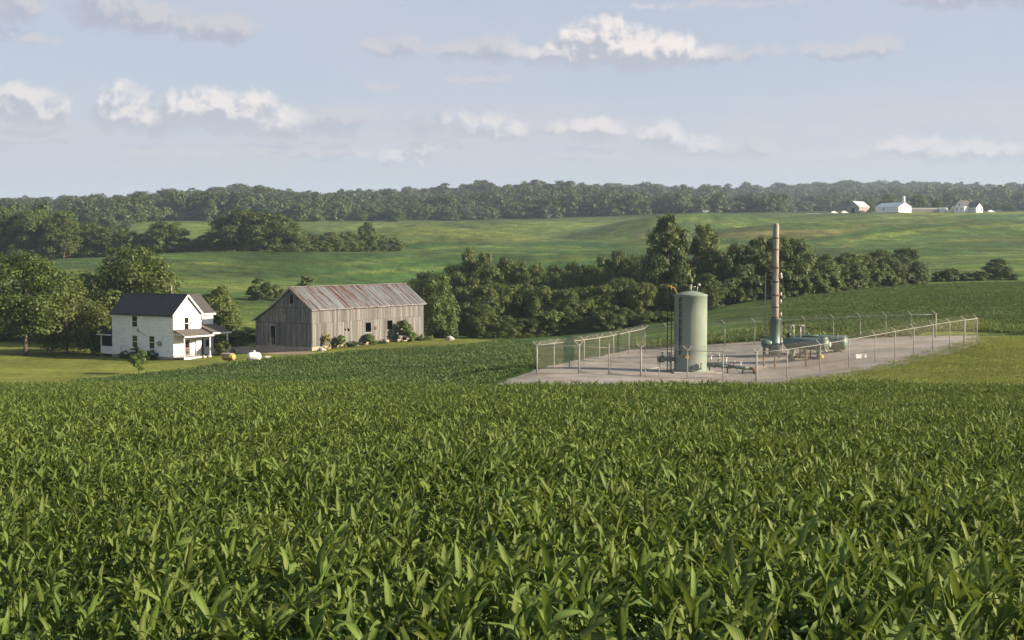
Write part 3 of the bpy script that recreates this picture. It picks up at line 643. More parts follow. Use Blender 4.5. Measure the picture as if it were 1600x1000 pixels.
def build_mid_cover():
    r = np.random.default_rng(13)
    # low crop beyond the crest and weeds on the right
    def clump(n, rad, h, lw, mat):
        V = []; Fc = []; b = 0
        for i in range(n):
            v, f, _ = leaf_np(h*r.uniform(.7, 1.2), lw*r.uniform(.8, 1.3), R(r.uniform(35, 85)), R(r.uniform(20, 90)), .12, r.uniform(-.4, .4), 3)
            a = r.uniform(0, 6.28); p = Matrix.Translation((r.normal(0, rad), r.normal(0, rad), r.uniform(0, .25)*h)) @ Matrix.Rotation(a, 4, 'Z')
            mm = np.array(p); V.append(v @ mm[:3,:3].T + mm[:3,3]); Fc.append(f+b); b += len(v)
        return free(np_mesh('clump', np.concatenate(V), np.concatenate(Fc), mat, True))
    def fill(name, label, test, box, sp, protos, s0, s1):
        x0, x1, y0, y1 = box
        gx, gy = np.meshgrid(np.arange(x0, x1, sp), np.arange(y0, y1, sp))
        x = (gx+r.uniform(-.5, .5, gx.shape)*sp).ravel(); y = (gy+r.uniform(-.5, .5, gx.shape)*sp).ravel()
        k = test(x, y); x, y = x[k], y[k]; n = len(x)
        s = r.uniform(s0, s1, n)*(1+.25*noise2(x, y, .5, 9))
        scatter(name, protos, np.stack([x, y, ground(x, y)], -1), np.stack([0*x, 0*x, r.uniform(0, 6.283, n)], -1), np.repeat(s[:,None], 3, 1), r.integers(0, len(protos), n), label=label)
    cp = [clump(20, .24, .36, .10, M['crop_mid']) for _ in range(5)]
    fill('low_crop', 'low dark green crop in the middle field beside the lawn', lambda x, y: (regions(x, y) == 1) & (noise2(x, y, .4, 31) > -.5), (-72, 8, 64, 190), .52, cp, .75, 1.1)
    gp = [clump(24, .25, .17, .022, M['weed']) for _ in range(4)]
    fill('grass_tufts', 'rough yellow green grass tufts beside the gravel pad', lambda x, y: ((regions(x, y) == 5) | ((regions(x, y) == 3) & ((regions(x+.8, y-.8) == 5) | (regions(x+1.6, y-1.6) == 5) & (noise2(x, y, 2.0, 53) > .1)))) & (polar(x, y)[0] < 1680), (10, 64, 64, 128), .42, gp, .5, 1.2)
    wp = [clump(20, .3, .55, .09, M['weed2']) for _ in range(4)]
    def rt(x, y):
        px, D = polar(x, y); w = noise2(x, y, .25, 33)
        return (regions(x, y) == 6) & (D > 119) & (D < 138) & (px > 1000) & (px < 1680) & (w > -.15)
    fill('field_weeds', 'tall weeds growing in a strip behind the compound fence', rt, (10, 66, 118, 140), .55, wp, .5, 1.1)
    dp = [clump(20, .28, .27, .08, M['crop_mid']) for _ in range(4)]
    def dk(x, y):
        px, D = polar(x, y); return (regions(x, y) == 6) & (D >= 136) & (D < 232) & (px > 1180+(D-135)) & (px < 1680)
    fill('dark_crop', 'dark green crop on the slope behind the compound', dk, (20, 110, 134, 234), .66, dp, .8, 1.2)
M['crop_mid'] = leafmat('low_crop_leaf', (.046,.083,.018), (.064,.106,.023), rough=.6, trans=.25, hue=.012, val=.28, scale=.12)
M['weed2'] = leafmat('tall_weed_leaf', (.075,.120,.026), (.115,.150,.034), rough=.6, trans=.3, hue=.02, val=.28, scale=.1)
build_mid_cover()
# ------------------------------------------------------------------ trees
def crown_np(r, shape, nlobes, nleaf, leaf, fat=1.0):
    """unit crown: x,y in -.5...5, z 0..1 ; many leaf-clump faces on lobes through the volume. returns verts, quads, lobe centres"""
    lob = []
    tries = 0
    while len(lob) < nlobes and tries < 5000:
        tries += 1
        z = r.uniform(.03, .97)
        w = np.interp(z, *shape)
        a = r.uniform(0, 6.283); q = math.sqrt(r.uniform(.05, 1))*.98
        p = np.array([w*q*math.cos(a), w*q*math.sin(a), z])
        if all(np.linalg.norm((p-l[0])*(1,1,.8)) > .085 for l in lob): lob.append((p, r.uniform(.10, .19)*(.6+w)))
    lob_r = np.array([l[1] for l in lob])*fat; lob_p = np.array([l[0] for l in lob])
    pr = lob_r**2; which = r.choice(len(lob), nleaf, p=pr/pr.sum())
    d = r.normal(size=(nleaf, 3)); d /= np.linalg.norm(d, axis=1)[:,None]
    d[:,2] = np.where(d[:,2] < -.35, -d[:,2], d[:,2])
    rad = lob_r[which]*r.uniform(.55, 1.1, nleaf)*(1+.22*np.sin(d[:,0]*7+which)*np.sin(d[:,1]*8+which*2))
    P = lob_p[which] + d*rad[:,None]*np.array([1, 1, .85])
    # face normals lean outwards
    nrm = d + r.normal(0, .36, (nleaf, 3)); nrm[:,2] += .22; nrm /= np.linalg.norm(nrm, axis=1)[:,None]
    ref = r.normal(size=(nleaf, 3)); a = np.cross(nrm, ref); a /= np.linalg.norm(a, axis=1)[:,None]; b = np.cross(nrm, a)
    s = leaf*r.uniform(.55, 1.35, nleaf)[:,None]
    el = r.uniform(.5, .9, nleaf)[:,None]
    bend = nrm*s*.25
    v = np.stack([P-a*s, P-b*s*el+bend*r.uniform(-1,1,(nleaf,1)), P+a*s*1.1, P+b*s*el-bend*.4], 1).reshape(-1, 3)
    f = np.arange(nleaf*4).reshape(-1, 4)
    return v, f, lob_p
SH_OAK = ([0, .12, .35, .6, .85, 1], [.16, .36, .5, .47, .30, .08])
SH_OVAL = ([0, .15, .4, .7, .9, 1], [.22, .42, .48, .42, .28, .12])
SH_TALL = ([0, .1, .3, .6, .85, 1], [.36, .46, .48, .38, .25, .10])
SH_CEDAR = ([0, .1, .35, .5, .75, 1], [.40, .5, .44, .34, .27, .10])
SH_BUSH = ([0, .2, .5, .8, 1], [.40, .5, .48, .34, .1])
SH_FULL = ([0, .1, .45, .75, 1], [.42, .48, .48, .36, .1])
class Kind:
    def __init__(s, seed, shape, nl, n, leaf, mat, cb, lean=.04):
        """cb: share of the height below the crown"""
        r = np.random.default_rng(seed)
        v, f, lp = crown_np(r, shape, nl, n, leaf)
        v = v*np.array([1, 1, 1-cb]) + np.array([0, 0, cb])
        lp = lp*np.array([1, 1, 1-cb]) + np.array([0, 0, cb])
        s.crown = np_mesh('crown', v, f, mat)
        mb = MB(); top = .80
        tr = .022
        path = [(0,0,-.03), (0,0,cb*.5+.02), (lean*.5, 0, cb+.1), (lean, lean*.4, top)]
        mb.tube(path, [tr*1.5, tr, tr*.8, tr*.15], 7)
        for k in r.permutation(len(lp))[:11]:
            p = lp[k]; h = max(cb*.75, p[2]*.55)
            mb.tube([(lean*h, 0, h), (p[0]*.45, p[1]*.45, h+(p[2]-h)*.55), tuple(p)], [tr*.55, tr*.35, tr*.1], 5, caps=False)
        s.trunk = mb.mesh('trunk', M['bark'])
    def put(s, name, loc, w, h, rz, label, cat, group=None, tilt=0):
        root = empty(name, loc, rz, label, cat, group)
        ob('trunk', s.trunk, root, scale=(w*.5+h*.35, w*.5+h*.35, h)); ob('crown', s.crown, root, scale=(w, w, h)); return root
K = {'oak': Kind(1, SH_OAK, 60, 14000, .017, M['tree_a'], .14), 'oak2': Kind(2, SH_OAK, 70, 14000, .017, M['tree_a'], .10),
     'oval': Kind(3, SH_OVAL, 55, 15000, .019, M['tree_a'], .08), 'oval2': Kind(4, SH_FULL, 60, 15000, .019, M['tree_b'], .05),
     'tall': Kind(5, SH_TALL, 60, 14000, .019, M['tree_b'], .05), 'cedar': Kind(6, SH_CEDAR, 48, 15000, .019, M['tree_b'], .04),
     'full': Kind(7, SH_FULL, 55, 15000, .020, M['tree_a'], .03), 'full2': Kind(8, SH_FULL, 65, 15000, .019, M['tree_a'], .03),
     'bush': Kind(9, SH_BUSH, 30, 7000, .034, M['bush'], .0), 'bush2': Kind(10, SH_BUSH, 26, 7000, .034, M['tree_b'], .0),
     'yard': Kind(12, SH_OAK, 85, 20000, .0150, M['tree_a'], .20, .02), 'yard2': Kind(14, SH_FULL, 90, 21000, .0150, M['tree_a'], .06),
     'gold_bush': Kind(17, SH_BUSH, 18, 700, .06, M['gold'], .0),
     'sap': Kind(15, SH_OVAL, 26, 2600, .040, M['bush'], .18)}
rt_ = np.random.default_rng(3)
def tree_at(kind, px, D, ytop, wpx, label, name='leafy_tree', cat='tree', group=None, sink=.1, ybase=None):
    p = at(px, D); h = zrow(ytop, D) - p.z; w = wpx/F*D
    p.z -= sink
    return K[kind].put(name, p, w, h+sink, rt_.uniform(0, 6.28), label, cat, group)

ORD = 'first second third fourth fifth sixth seventh eighth ninth tenth eleventh twelfth thirteenth fourteenth fifteenth sixteenth seventeenth eighteenth nineteenth twentieth'.split()
ORD += ['twenty-'+o for o in ORD[:9]]+['thirtieth']+['thirty-'+o for o in ORD[:9]]
# --- yard trees round the house
tree_at('yard', 38, 167, 401, 150, 'tall open-crowned shade tree with a bare trunk on the left lawn', 'shade_tree')
tree_at('yard2', 103, 172, 440, 112, 'small dark shade tree with a short trunk between the shade tree and the house', 'shade_tree')
tree_at('yard2', 205, 186, 388, 150, 'tall bright leafy tree rising directly behind the white house roof', 'shade_tree')
tree_at('yard2', 140, 192, 428, 100, 'dark leafy tree at the back left corner of the white house', 'shade_tree')
tree_at('full', 342, 180, 452, 72, 'bushy light green tree between the white house and the barn')
tree_at('full2', 310, 196, 470, 80, 'bushy green tree just behind the right wing of the white house')
tree_at('sap', 215, 141.5, 547, 30, 'young lone tree on the front lawn before the white house', 'young_tree')
for i, (px, ytop, w) in enumerate([(-20,470,80),(8,492,70),(62,485,70),(88,500,60),(128,500,60)]):
    tree_at(['full2','bush','oval2','bush','full'][i], px, 190+3*(i%2), ytop, w, ORD[i]+' bush from the left in the hedgerow behind the left lawn', 'hedgerow_bush', 'bush', 'bushes of the hedgerow behind the left lawn')
tree_at('bush2', 158, 170, 512, 46, 'dark rounded shrub at the back porch of the white house', 'shrub', 'shrub')
tree_at('full', 388, 186, 512, 55, 'low leafy bush left of the barn lean-to', 'bush', 'bush')
tree_at('bush', 368, 178, 518, 40, 'light green bush in the gap between house and barn', 'bush', 'bush')
# --- dark bushes on the slope behind the barn
tree_at('bush2', 405, 262, 436, 46, 'large dark round bush on the slope left of the barn roof', 'bush', 'bush')
tree_at('bush2', 428, 268, 446, 34, 'dark bush beside the large round one on the slope', 'bush', 'bush')
tree_at('bush2', 480, 262, 433, 38, 'dark bush just above the left end of the barn ridge', 'bush', 'bush')
# --- wood behind the barn and compound
top_x = [630, 655, 685, 720, 750, 775, 800, 830, 860, 900, 930, 960, 990, 1012, 1135]
top_y = [440, 430, 422, 412, 396, 404, 408, 414, 410, 412, 402, 399, 400, 405, 398]
def wood_row(D, step, x0, x1, dy, grp, label, kinds, wf):
    px = x0; k = 0
    while px < x1:
        yt = np.interp(px, top_x, top_y) + dy + rt_.normal(0, 6)
        tree_at(kinds[rt_.integers(len(kinds))], px, D*rt_.uniform(.985, 1.015), yt, step*wf*rt_.uniform(.9, 1.25), label % ORD[k], 'wood_tree', 'tree', grp); k += 1
        px += step*rt_.uniform(.8, 1.2)
wood_row(236, 26, 640, 1150, 0, 'back row of the wood behind the compound', '%s tree from the left in the back row of the wood beyond the barn', ['oval2','full2','tall','full'], 1.9)
wood_row(221, 30, 660, 1150, 14, 'middle row of the wood behind the compound', '%s tree from the left in the middle row of the wood beyond the barn', ['oval','full','oval2','full2'], 1.75)
wood_row(205, 32, 690, 1120, 40, 'front row of the wood behind the compound', '%s tree from the left in the front row of the wood beyond the barn', ['full','full2','oval','oval2'], 1.65)
wood_row(193, 28, 672, 1070, 82, 'bushes along the front of the wood', '%s bushy clump from the barn along the front edge of the wood', ['full2','bush','full','bush2'], 1.6)
tree_at('full2', 682, 190, 428, 66, 'grey green tree right beside the right end of the barn', 'wood_tree')
tree_at('cedar', 1043, 214, 341, 92, 'tallest dark cedar standing above the wood behind the green tank', 'cedar_tree')
tree_at('tall', 1100, 216, 355, 66, 'second tall dark cedar right of the tallest one', 'cedar_tree')
R_T = [(1146,383,46,'first tree right of the two tall cedars'),(1182,375,60,'broad dark tree left of the rusty stack'),(1213,370,52,'dark tree directly behind the rusty stack'),(1245,375,62,'dark broad tree just right of the rusty stack'),
       (1288,400,50,'light green tree third right of the stack'),(1325,396,54,'leafy tree in the middle of the row right of the stack'),(1352,398,40,'narrow tree left of the round pair ending the row'),(1378,392,58,'round dark tree second from the right end of the row'),(1412,389,56,'round dark tree ending the row on its right')]
for i, (px, yt, w, lb) in enumerate(R_T):
    tree_at(['oval2','full','oval2','tall','full','full2','oval','oval2','oval2'][i], px, np.interp(px, [1146,1250,1420],[212,214,240]), yt, w*1.15, lb, 'row_tree')
for k, px in enumerate(range(1140, 1430, 22)):
    tree_at('bush' if rt_.random() < .5 else 'bush2', px+rt_.uniform(-5,5), np.interp(px, [1146,1250,1420],[207,209,236]), np.interp(px, [1140,1430],[428,418])+rt_.uniform(-8,12), 40, ORD[k]+' bush from the left under the tree row right of the stack', 'hedge_bush', 'bush', 'bushes under the row of trees right of the stack')
tree_at('oval2', 1557, 245, 405, 40, 'small lone dark tree at the right edge of the slope', 'lone_tree')
for k, (px, yt, w) in enumerate([(1468,424,22),(1486,420,30),(1510,426,26),(1532,424,30),(1580,428,30)]):
    tree_at('bush', px, 243, yt, w, ORD[k]+' low bush from the left in the hedge beside the lone dark tree', 'hedge_bush', 'bush', 'bushes of the hedge beside the lone dark tree')
# --- tree line on the left across the valley
TL = [(-20,340,60),(14,334,70),(48,336,66),(80,338,66),(112,344,60),(140,350,50),(170,356,46),(-35,322,60),(0,330,60),(60,330,64),(100,334,60)]
for k, (px, yt, w) in enumerate(sorted(TL)):
    tree_at(['oval2','full','full2','oval'][rt_.integers(4)], px, 422+rt_.uniform(-6, 14), yt+rt_.normal(0,3), w*1.2, ORD[k]+' tall tree from the left in the thick end of the valley tree line', 'valley_tree', 'tree', 'trees of the thick left end of the valley tree line')
for px, yt, w, k, lb in [(196,358,40,'full','tree left of the gap in the valley tree line'),(222,366,34,'oval2','short tree beside the gap in the valley tree line'),(262,346,58,'oval','tall spreading tree alone in the valley tree line'),(292,374,34,'bush2','low tree between the spreading tree and the tall clump'),(318,368,40,'oval2','tree at the left foot of the tall clump'),
        (352,340,50,'tall','left tree of the tall clump in the valley tree line'),(378,330,60,'oval2','tallest tree of the tall clump in the valley tree line'),(410,333,60,'full2','second tallest tree of the tall clump in the valley'),(440,336,56,'oval2','right tree of the tall clump in the valley tree line'),(462,352,40,'full','tree at the right foot of the tall clump'),
        (488,366,30,'tall','narrow tree right of the tall clump'),(515,364,44,'full','rounded bushy tree near the right end of the valley tree line'),(545,362,40,'full2','wide bushy tree near the right end of the valley tree line'),(575,349,36,'cedar','pointed cedar near the right end of the valley tree line'),(597,368,26,'oval2','small tree right of the pointed cedar'),(615,372,28,'bush','last low bush ending the valley tree line')]:
    D = np.interp(px, [190, 440, 620], [420, 410, 440])
    tree_at(k, px, D, yt, w*1.15, lb, 'valley_tree')
for k, px in enumerate(range(180, 620, 15)):
    D = np.interp(px, [190, 440, 620], [416, 406, 436])
    tree_at('bush' if rt_.random() < .4 else 'bush2', px+rt_.uniform(-5,5), D, np.interp(px, [180,480,620],[384,384,380])+rt_.uniform(-5,7), 26, ORD[k]+' bush from the left under the valley tree line', 'valley_bush', 'bush', 'bushes under the valley tree line')
# --- far woods, one mass
def far_wood():
    r = np.random.default_rng(5)
    protos = []
    for i in range(7):
        v, f, lp = crown_np(np.random.default_rng(40+i), [SH_FULL, SH_OVAL, SH_OAK, SH_FULL, SH_TALL, SH_FULL, SH_OAK][i], [9,14,11,18,8,22,13][i], 1500, .046, 1.45)
        protos.append(free(np_mesh('far_crown', v, f, M['tree_far'])))
    P = []
    def zone(x0, x1, d0, d1, sp, test):
        D = d0
        while D < d1:
            s = sp*(1+.25*(D-d0)/max(1, d1-d0)); n = int((x1-x0)/F*D/s)
            px = np.linspace(x0, x1, max(2, n)) + r.uniform(-.5, .5, max(2, n))*s/D*F
            for q in px:
                d = D + r.uniform(-.5, .5)*s
                if test(q, d): P.append((q, d, s))
            D += s
    front = lambda q: np.interp(q, [-400, 60, 190, 215, 470, 520, 640, 830, 1000, 1215, 1230, 2000], [600, 610, 650, 800, 832, 838, 880, 930, 930, 935, 1180, 1150])
    zone(-330, 1960, 600, 1340, 9.5, lambda q, d: d > front(q) + 10*math.sin(q*.05) + 6*math.sin(q*.13))
    zone(-330, 1960, 1340, 2320, 15, lambda q, d: (q > 850 or d < 1500))
    zone(-330, 120, 430, 610, 9, lambda q, d: q < 110 + 20*math.sin(d*.05))
    P = np.array(P); x = (P[:,0]-800)/F*P[:,1]; y = P[:,1]; n = len(x)
    big = np.where(P[:,1] > 1340, 1.25, 1.0)
    h = np.clip(r.normal(10.5, 2.6, n), 5, 17)*big*(1+.45*noise2(x, y, .02, 8)); w = np.maximum(h*r.uniform(.8, 1.6, n), P[:,2]*1.25)
    # wood margin and clearings
    scatter('far_woods', protos, np.stack([x, y, ground(x, y)-.8], -1), np.stack([0*x, 0*x, r.uniform(0, 6.28, n)], -1), np.stack([w, w, h], -1), r.integers(0, 7, n), label='hazy mixed woods covering the far ridges')
    print('far trees', n)
far_wood()
# ------------------------------------------------------------------ white farmhouse (local x = along the gable, y = along the house)
def house():
    c = at(270, 160); base = z_of(565.5, 160)
    root = empty('farmhouse', (c.x, c.y, base), math.atan2(.82, .57), 'white two-storey clapboard farmhouse with dark shingle roofs and porches', 'house')
    GW, LN, EV, RG = 4.4, 11.8, 6.0, 8.25
    WX0, WX1, WY0, WY1 = GW, 7.0, .65, 6.0       # rear wing
    FND = .55
    def siding(mb, p0, p1, z0, top, proud=.022, step=.16):
        """lapped boards on the wall p0->p1 (outside on the right); top = height or function of distance"""
        d = Vector((p1[0]-p0[0], p1[1]-p0[1], 0)); L = d.length; d.normalize(); n = Vector((d.y, -d.x, 0))
        z = z0
        while True:
            zt = z+step
            if callable(top):
                ts = np.linspace(0, L, 41); ok = [t for t in ts if top(t) > z+.02]
                if not ok: break
                a, b = ok[0], ok[-1]
                ok2 = [t for t in ts if top(t) > zt]; a2, b2 = (ok2[0], ok2[-1]) if ok2 else ((a+b)/2, (a+b)/2)
            else:
                if z > top-.02: break
                zt = min(zt, top); a = a2 = 0; b = b2 = L
            o = Vector((p0[0], p0[1], 0))
            q = [o+d*a+n*proud+Vector((0,0,z)), o+d*b+n*proud+Vector((0,0,z)), o+d*b2+n*.003+Vector((0,0,zt)), o+d*a2+n*.003+Vector((0,0,zt)), o+d*a+Vector((0,0,z)), o+d*b+Vector((0,0,z))]
            mb.add(q, [(0,1,2,3), (4,5,1,0)])
            z += step
    # solid body
    b = MB()
    b.add([(0,0,FND),(GW,0,FND),(GW,LN,FND),(0,LN,FND),(0,0,EV),(GW,0,EV),(GW,LN,EV),(0,LN,EV),(GW/2,0,RG),(GW/2,LN,RG)],
          [(0,3,2,1),(0,1,5,8,4),(2,3,7,9,6),(1,2,6,5),(3,0,4,7),(4,8,9,7),(5,6,9,8)])
    b.add([(WX0,WY0,FND),(WX1,WY0,FND),(WX1,WY1,FND),(WX0,WY1,FND),(WX0,WY0,EV),(WX1,WY0,EV),(WX1,WY1,EV),(WX0,WY1,EV),(WX0,(WY0+WY1)/2,RG-.1),(WX1,(WY0+WY1)/2,RG-.1)],
          [(0,3,2,1),(1,2,6,9,5),(0,1,5,4),(2,3,7,6),(4,5,9,8),(6,7,8,9)])
    b.build('wall', M['siding'], root)
    s = MB()
    gab = lambda w: (lambda t: EV-.1+(RG-EV)*(1-abs(t-w/2)/(w/2)))
    siding(s, (0,LN), (0,0), FND, EV-.15); siding(s, (0,0), (GW,0), FND, gab(GW)); siding(s, (GW,LN), (0,LN), FND, gab(GW))
    siding(s, (WX0,WY0), (WX1,WY0), FND, EV-.15); siding(s, (WX1,WY0), (WX1,WY1), FND, gab(WY1-WY0))
    s.build('siding', M['siding'], root)['kind'] = 'stuff'
    f = MB(); f.box((GW/2, LN/2, FND/2-.3), (GW-.08, LN-.08, FND+.6)); f.box(((WX0+WX1)/2+.02, (WY0+WY1)/2, FND/2-.3), (WX1-WX0-.06, WY1-WY0-.1, FND+.6)); f.build('foundation', M['stone'], root)
    # corner boards
    for x, y in ((0,0), (GW,0), (0,LN), (WX1,WY0)):
        MB().box((x, y, (FND+EV)/2-.03), (.15, .15, EV-FND-.06)).build('corner_board', M['white'], root)
    # roofs : lapped shingle courses
    def slope(mb, a0, a1, b0, b1, n, th=.035):
        """a = eave edge, b = ridge edge"""
        a0, a1, b0, b1 = map(Vector, (a0, a1, b0, b1)); nrm = (a1-a0).cross(b0-a0).normalized()
        if nrm.z < 0: nrm = -nrm
        for i in range(n):
            t0, t1 = i/n, (i+1)/n
            p, q = a0.lerp(b0, t0)+nrm*th, a1.lerp(b1, t0)+nrm*th; u, v = a1.lerp(b1, t1)+nrm*.006, a0.lerp(b0, t1)+nrm*.006
            mb.add([p, q, u, v, a0.lerp(b0, t0), a1.lerp(b1, t0)], [(0,1,2,3), (4,5,1,0)])
        mb.add([a0-nrm*.1, a1-nrm*.1, b1-nrm*.1, b0-nrm*.1, a0, a1, b1, b0], [(0,1,2,3),(0,1,5,4),(1,2,6,5),(3,0,4,7)])
    oh, oe = .28, .30; sl_ = (RG-EV)/(GW/2)
    r = MB()
    slope(r, (-oe, -oh, EV-oe*sl_+.16), (-oe, LN+oh, EV-oe*sl_+.16), (GW/2, -oh, RG+.16), (GW/2, LN+oh, RG+.16), 14)
    slope(r, (GW+oe, -oh, EV-oe*sl_+.16), (GW+oe, LN+oh, EV-oe*sl_+.16), (GW/2, -oh, RG+.16), (GW/2, LN+oh, RG+.16), 14)
    rf = r.build('roof', M['shingle'], root)
    MB().box((GW/2, LN/2, RG+.20), (.28, LN+2*oh, .05)).build('ridge_cap', M['shingle'], rf)
    # chimney stub with metal cowl
    ch = MB().box((GW/2+.1, 3.0, RG+.28), (.42, .42, .55)).build('chimney', M['shingle'], rf)
    MB().tube([(GW/2+.1, 3.0, RG+.5), (GW/2+.1, 3.0, RG+1.0)], .09, 8).tube([(GW/2+.1,3.0,RG+1.0),(GW/2+.1,3.0,RG+1.15)], [.17,.03], 8).build('flue', M['galv'], rf)
    w2 = MB(); ws = (RG-.1-EV)/((WY1-WY0)/2); ym = (WY0+WY1)/2
    slope(w2, (GW/2, WY0-oe, EV-oe*ws+.15), (WX1+oh, WY0-oe, EV-oe*ws+.15), (GW/2, ym, RG+.05), (WX1+oh, ym, RG+.05), 14)
    slope(w2, (GW/2, WY1+oe, EV-oe*ws+.15), (WX1+oh, WY1+oe, EV-oe*ws+.15), (GW/2, ym, RG+.05), (WX1+oh, ym, RG+.05), 14)
    w2.build('wing_roof', M['shingle'], root)
    # rake and eave trim
    tr = MB()
    tr.bar((-oe, -oh-.03, EV-oe*sl_+.06), (GW/2, -oh-.03, RG+.06), .05, .20).bar((GW+oe, -oh-.03, EV-oe*sl_+.06), (GW/2, -oh-.03, RG+.06), .05, .20)
    tr.build('rake_trim', M['white'], root)
    MB().bar((-oe-.03, -oh, EV-oe*sl_+.02), (-oe-.03, LN+oh, EV-oe*sl_+.02), .05, .16).build('eave_trim', M['shingle'], root)
    MB().bar((GW+.3, WY0-oe-.03, EV-oe*ws+.02), (WX1+oh+.05, WY0-oe-.03, EV-oe*ws+.02), .06, .2).build('eave_trim', M['white'], root)
    # windows
    def window(u, z, w, h, face):     # face: 'x' wall x=0 ; 'y' wall y=y0
        fr = MB(); t = .11
        def P(a, d, zz):
            return Vector((-d, a, zz)) if face == 'x' else Vector((a, face-d, zz))
        def B(mb, a, zz, da, dz, d0, d1):
            cpt = P(a, (d0+d1)/2, zz); dims = (d1-d0, da, dz) if face == 'x' else (da, d1-d0, dz)
            return mb.box(cpt, dims)
        B(fr, u-w/2-t/2, z, t, h+2*t, .0, .045); B(fr, u+w/2+t/2, z, t, h+2*t, .0, .045); B(fr, u, z+h/2+t/2, w, t, .0, .044)
        o = fr.build('window', M['white'], root)
        B(MB(), u, z-h/2-t/2, w+2*t+.1, .08, .0, .13).build('sill', M['white'], o)
        B(MB(), u, z, w, .06, .025, .044).build('sash_rail', M['white'], o)
        for dz in (-h/4, h/4): B(MB(), u, z+dz, w, h/2-.06, .015, .034).build('pane', M['glass'], o)
        return o
    zc = lambda py, D: z_of(py, D)-base
    window(7.35, 4.88, .95, 1.4, 'x'); window(7.35, 2.3, .95, 1.55, 'x'); window(4.05, 2.3, .95, 1.6, 'x')
    window(2.1, 4.75, .68, 1.5, 0.0); window(WX0+.65, 4.9, .5, 1.2, WY0)
    # fittings on the long wall
    MB().lathe([(0,.0),(.30,.0),(.34,.03),(.30,.09),(0,.11)], 16, M=Matrix.Rotation(-math.pi/2, 4, 'Y') @ Matrix.Scale(1.5, 4, (0,1,0)), origin=(-.02, 2.6, 2.2)).build('oval_vent', M['greywood'], root)
    MB().tube([(-.05,6.7,3.75),(-.05,6.4,3.55),(-.05,5.6,3.3),(-.05,5.3,3.1)], .022, 6).build('cable', M['black'], root)
    MB().box((-.07, 6.7, 3.75), (.12, .3, .35)).build('meter_box', M['galv'], root)
    MB().tube([(-.06,10.1,1.1),(-.12,10.0,1.6),(-.06,9.85,1.7)], .03, 6).build('downpipe', M['galv'], root)
    # doors on the gable and the wing under the porches
    def door(u, y, w, h, z0, mat):
        d = MB().box((u-w/2-.06, y-.04, z0+h/2), (.12,.08,h+.1)).box((u+w/2+.06, y-.04, z0+h/2), (.12,.08,h+.1)).box((u, y-.04, z0+h+.06), (w,.078,.12)).build('door', M['white'], root)
        MB().box((u, y-.03, z0+h/2), (w,.05,h)).build('door_leaf', mat, d)
        MB().box((u, y-.06, z0+h*.72), (w*.62,.02,h*.36)).build('pane', M['glass'], d)
        MB().box((u, y-.06, z0+h*.27), (w*.6,.02,h*.26)).build('lower_panel', M['glass'], d)
        MB().lathe([(0,-.03),(.035,-.02),(.035,.02),(0,.03)], 8, origin=(u-w*.38, y-.09, z0+1.0)).build('handle', M['steel'], d)
    door(2.15, 0.0, .85, 2.0, .62, M['timber']); door(WX0+.62, WY0, .82, 2.0, .62, M['timber'])
    MB().box((3.25, -.07, 2.2), (.7,.06,.6)).build('wall_cabinet', M['white'], root)
    MB().box((WX0+1.7, WY0-.05, 2.0), (.5,.08,.9)).build('dark_window', M['glass'], root)
    # front porch
    py = -1.95
    pf = MB().box((2.2, py/2-.02, .52), (4.4, -py-.04, .12)).build('porch_floor', M['greywood'], root)
    MB().box((2.2, py-.03, .48), (4.5, .06, .24)).build('porch_fascia', M['white'], pf)
    for x in (.06, 1.5, 2.9, 4.3): MB().box((x, py+.1, .16), (.16,.16,.58)).build('pier', M['stone'], pf)
    for i in range(9): MB().box((.08, py+.2+i*.2, .2), (.03,.09,.5)).build('skirt_slat', M['greywood'], pf)
    q = MB(); slope(q, (-.15, py-.3, 3.28), (4.6, py-.3, 3.28), (-.15, -.02, 4.02), (4.6, -.02, 4.02), 6, .03); pr = q.build('porch_roof', M['porchroof'], root)
    MB().box((2.22, py-.33, 3.2), (4.8,.05,.16)).box((-.17, py/2-.15, 3.45), (.04,-py+.1,.1)).build('porch_eave', M['white'], pr)
    for x in (.1, 4.3):
        MB().box((x, py+.1, 1.93), (.13,.13,2.7)).build('porch_post', M['white'], root)
    rl = MB().bar((.1, py+.1, 1.45), (2.0, py+.1, 1.45), .05).bar((.1,py+.1,.8),(2.0,py+.1,.8),.04).bar((.1,py+.1,1.45),(.1,-.1,1.45),.05).bar((.1,py+.1,.8),(.1,-.1,.8),.04)
    rl.box((2.0, py+.1, 1.05), (.08,.08,.95)); rail = rl.build('porch_railing', M['greywood'], root)
    for i in range(8): MB().box((.3+i*.22, py+.1, 1.12), (.03,.03,.62)).build('baluster', M['greywood'], rail)
    for i in range(3): MB().box((3.2, py-.2-.28*i, .36-.17*i), (1.2,.3,.10)).build('step', M['greywood'], root)
    # wing porch
    wy = WY0-2.6
    q = MB(); slope(q, (GW+.22, wy-.3, 3.5), (WX1+.5, wy-.3, 3.5), (GW+.02, WY0-.02, 4.45), (WX1+.5, WY0-.02, 4.45), 6, .03); wr = q.build('wing_porch_roof', M['porchroof'], root)
    MB().box(((GW+WX1)/2+.3, wy-.33, 3.43), (WX1-GW+.6,.05,.18)).build('porch_eave', M['white'], wr)
    MB().box((WX1+.25, wy+.1, 1.75), (.15,.15,3.4)).build('porch_post', M['white'], root)
    MB().box(((GW+WX1)/2+.16, (wy+WY0)/2, .45), (WX1-GW+.26, WY0-wy-.1, .12)).build('wing_porch_floor', M['greywood'], root)
    MB().box((WX1-.5, wy+.12, 1.15), (1.3,.06,.75)).build('porch_panel', M['white'], root)
    # screened back porch at the far end of the long wall
    sx0, sy0, sy1 = .15, LN, LN+2.6
    bp_ = MB().box((1.7, (sy0+sy1)/2+.02, .95), (3.1, sy1-sy0-.06, 1.0)).build('back_porch', M['siding'], root)
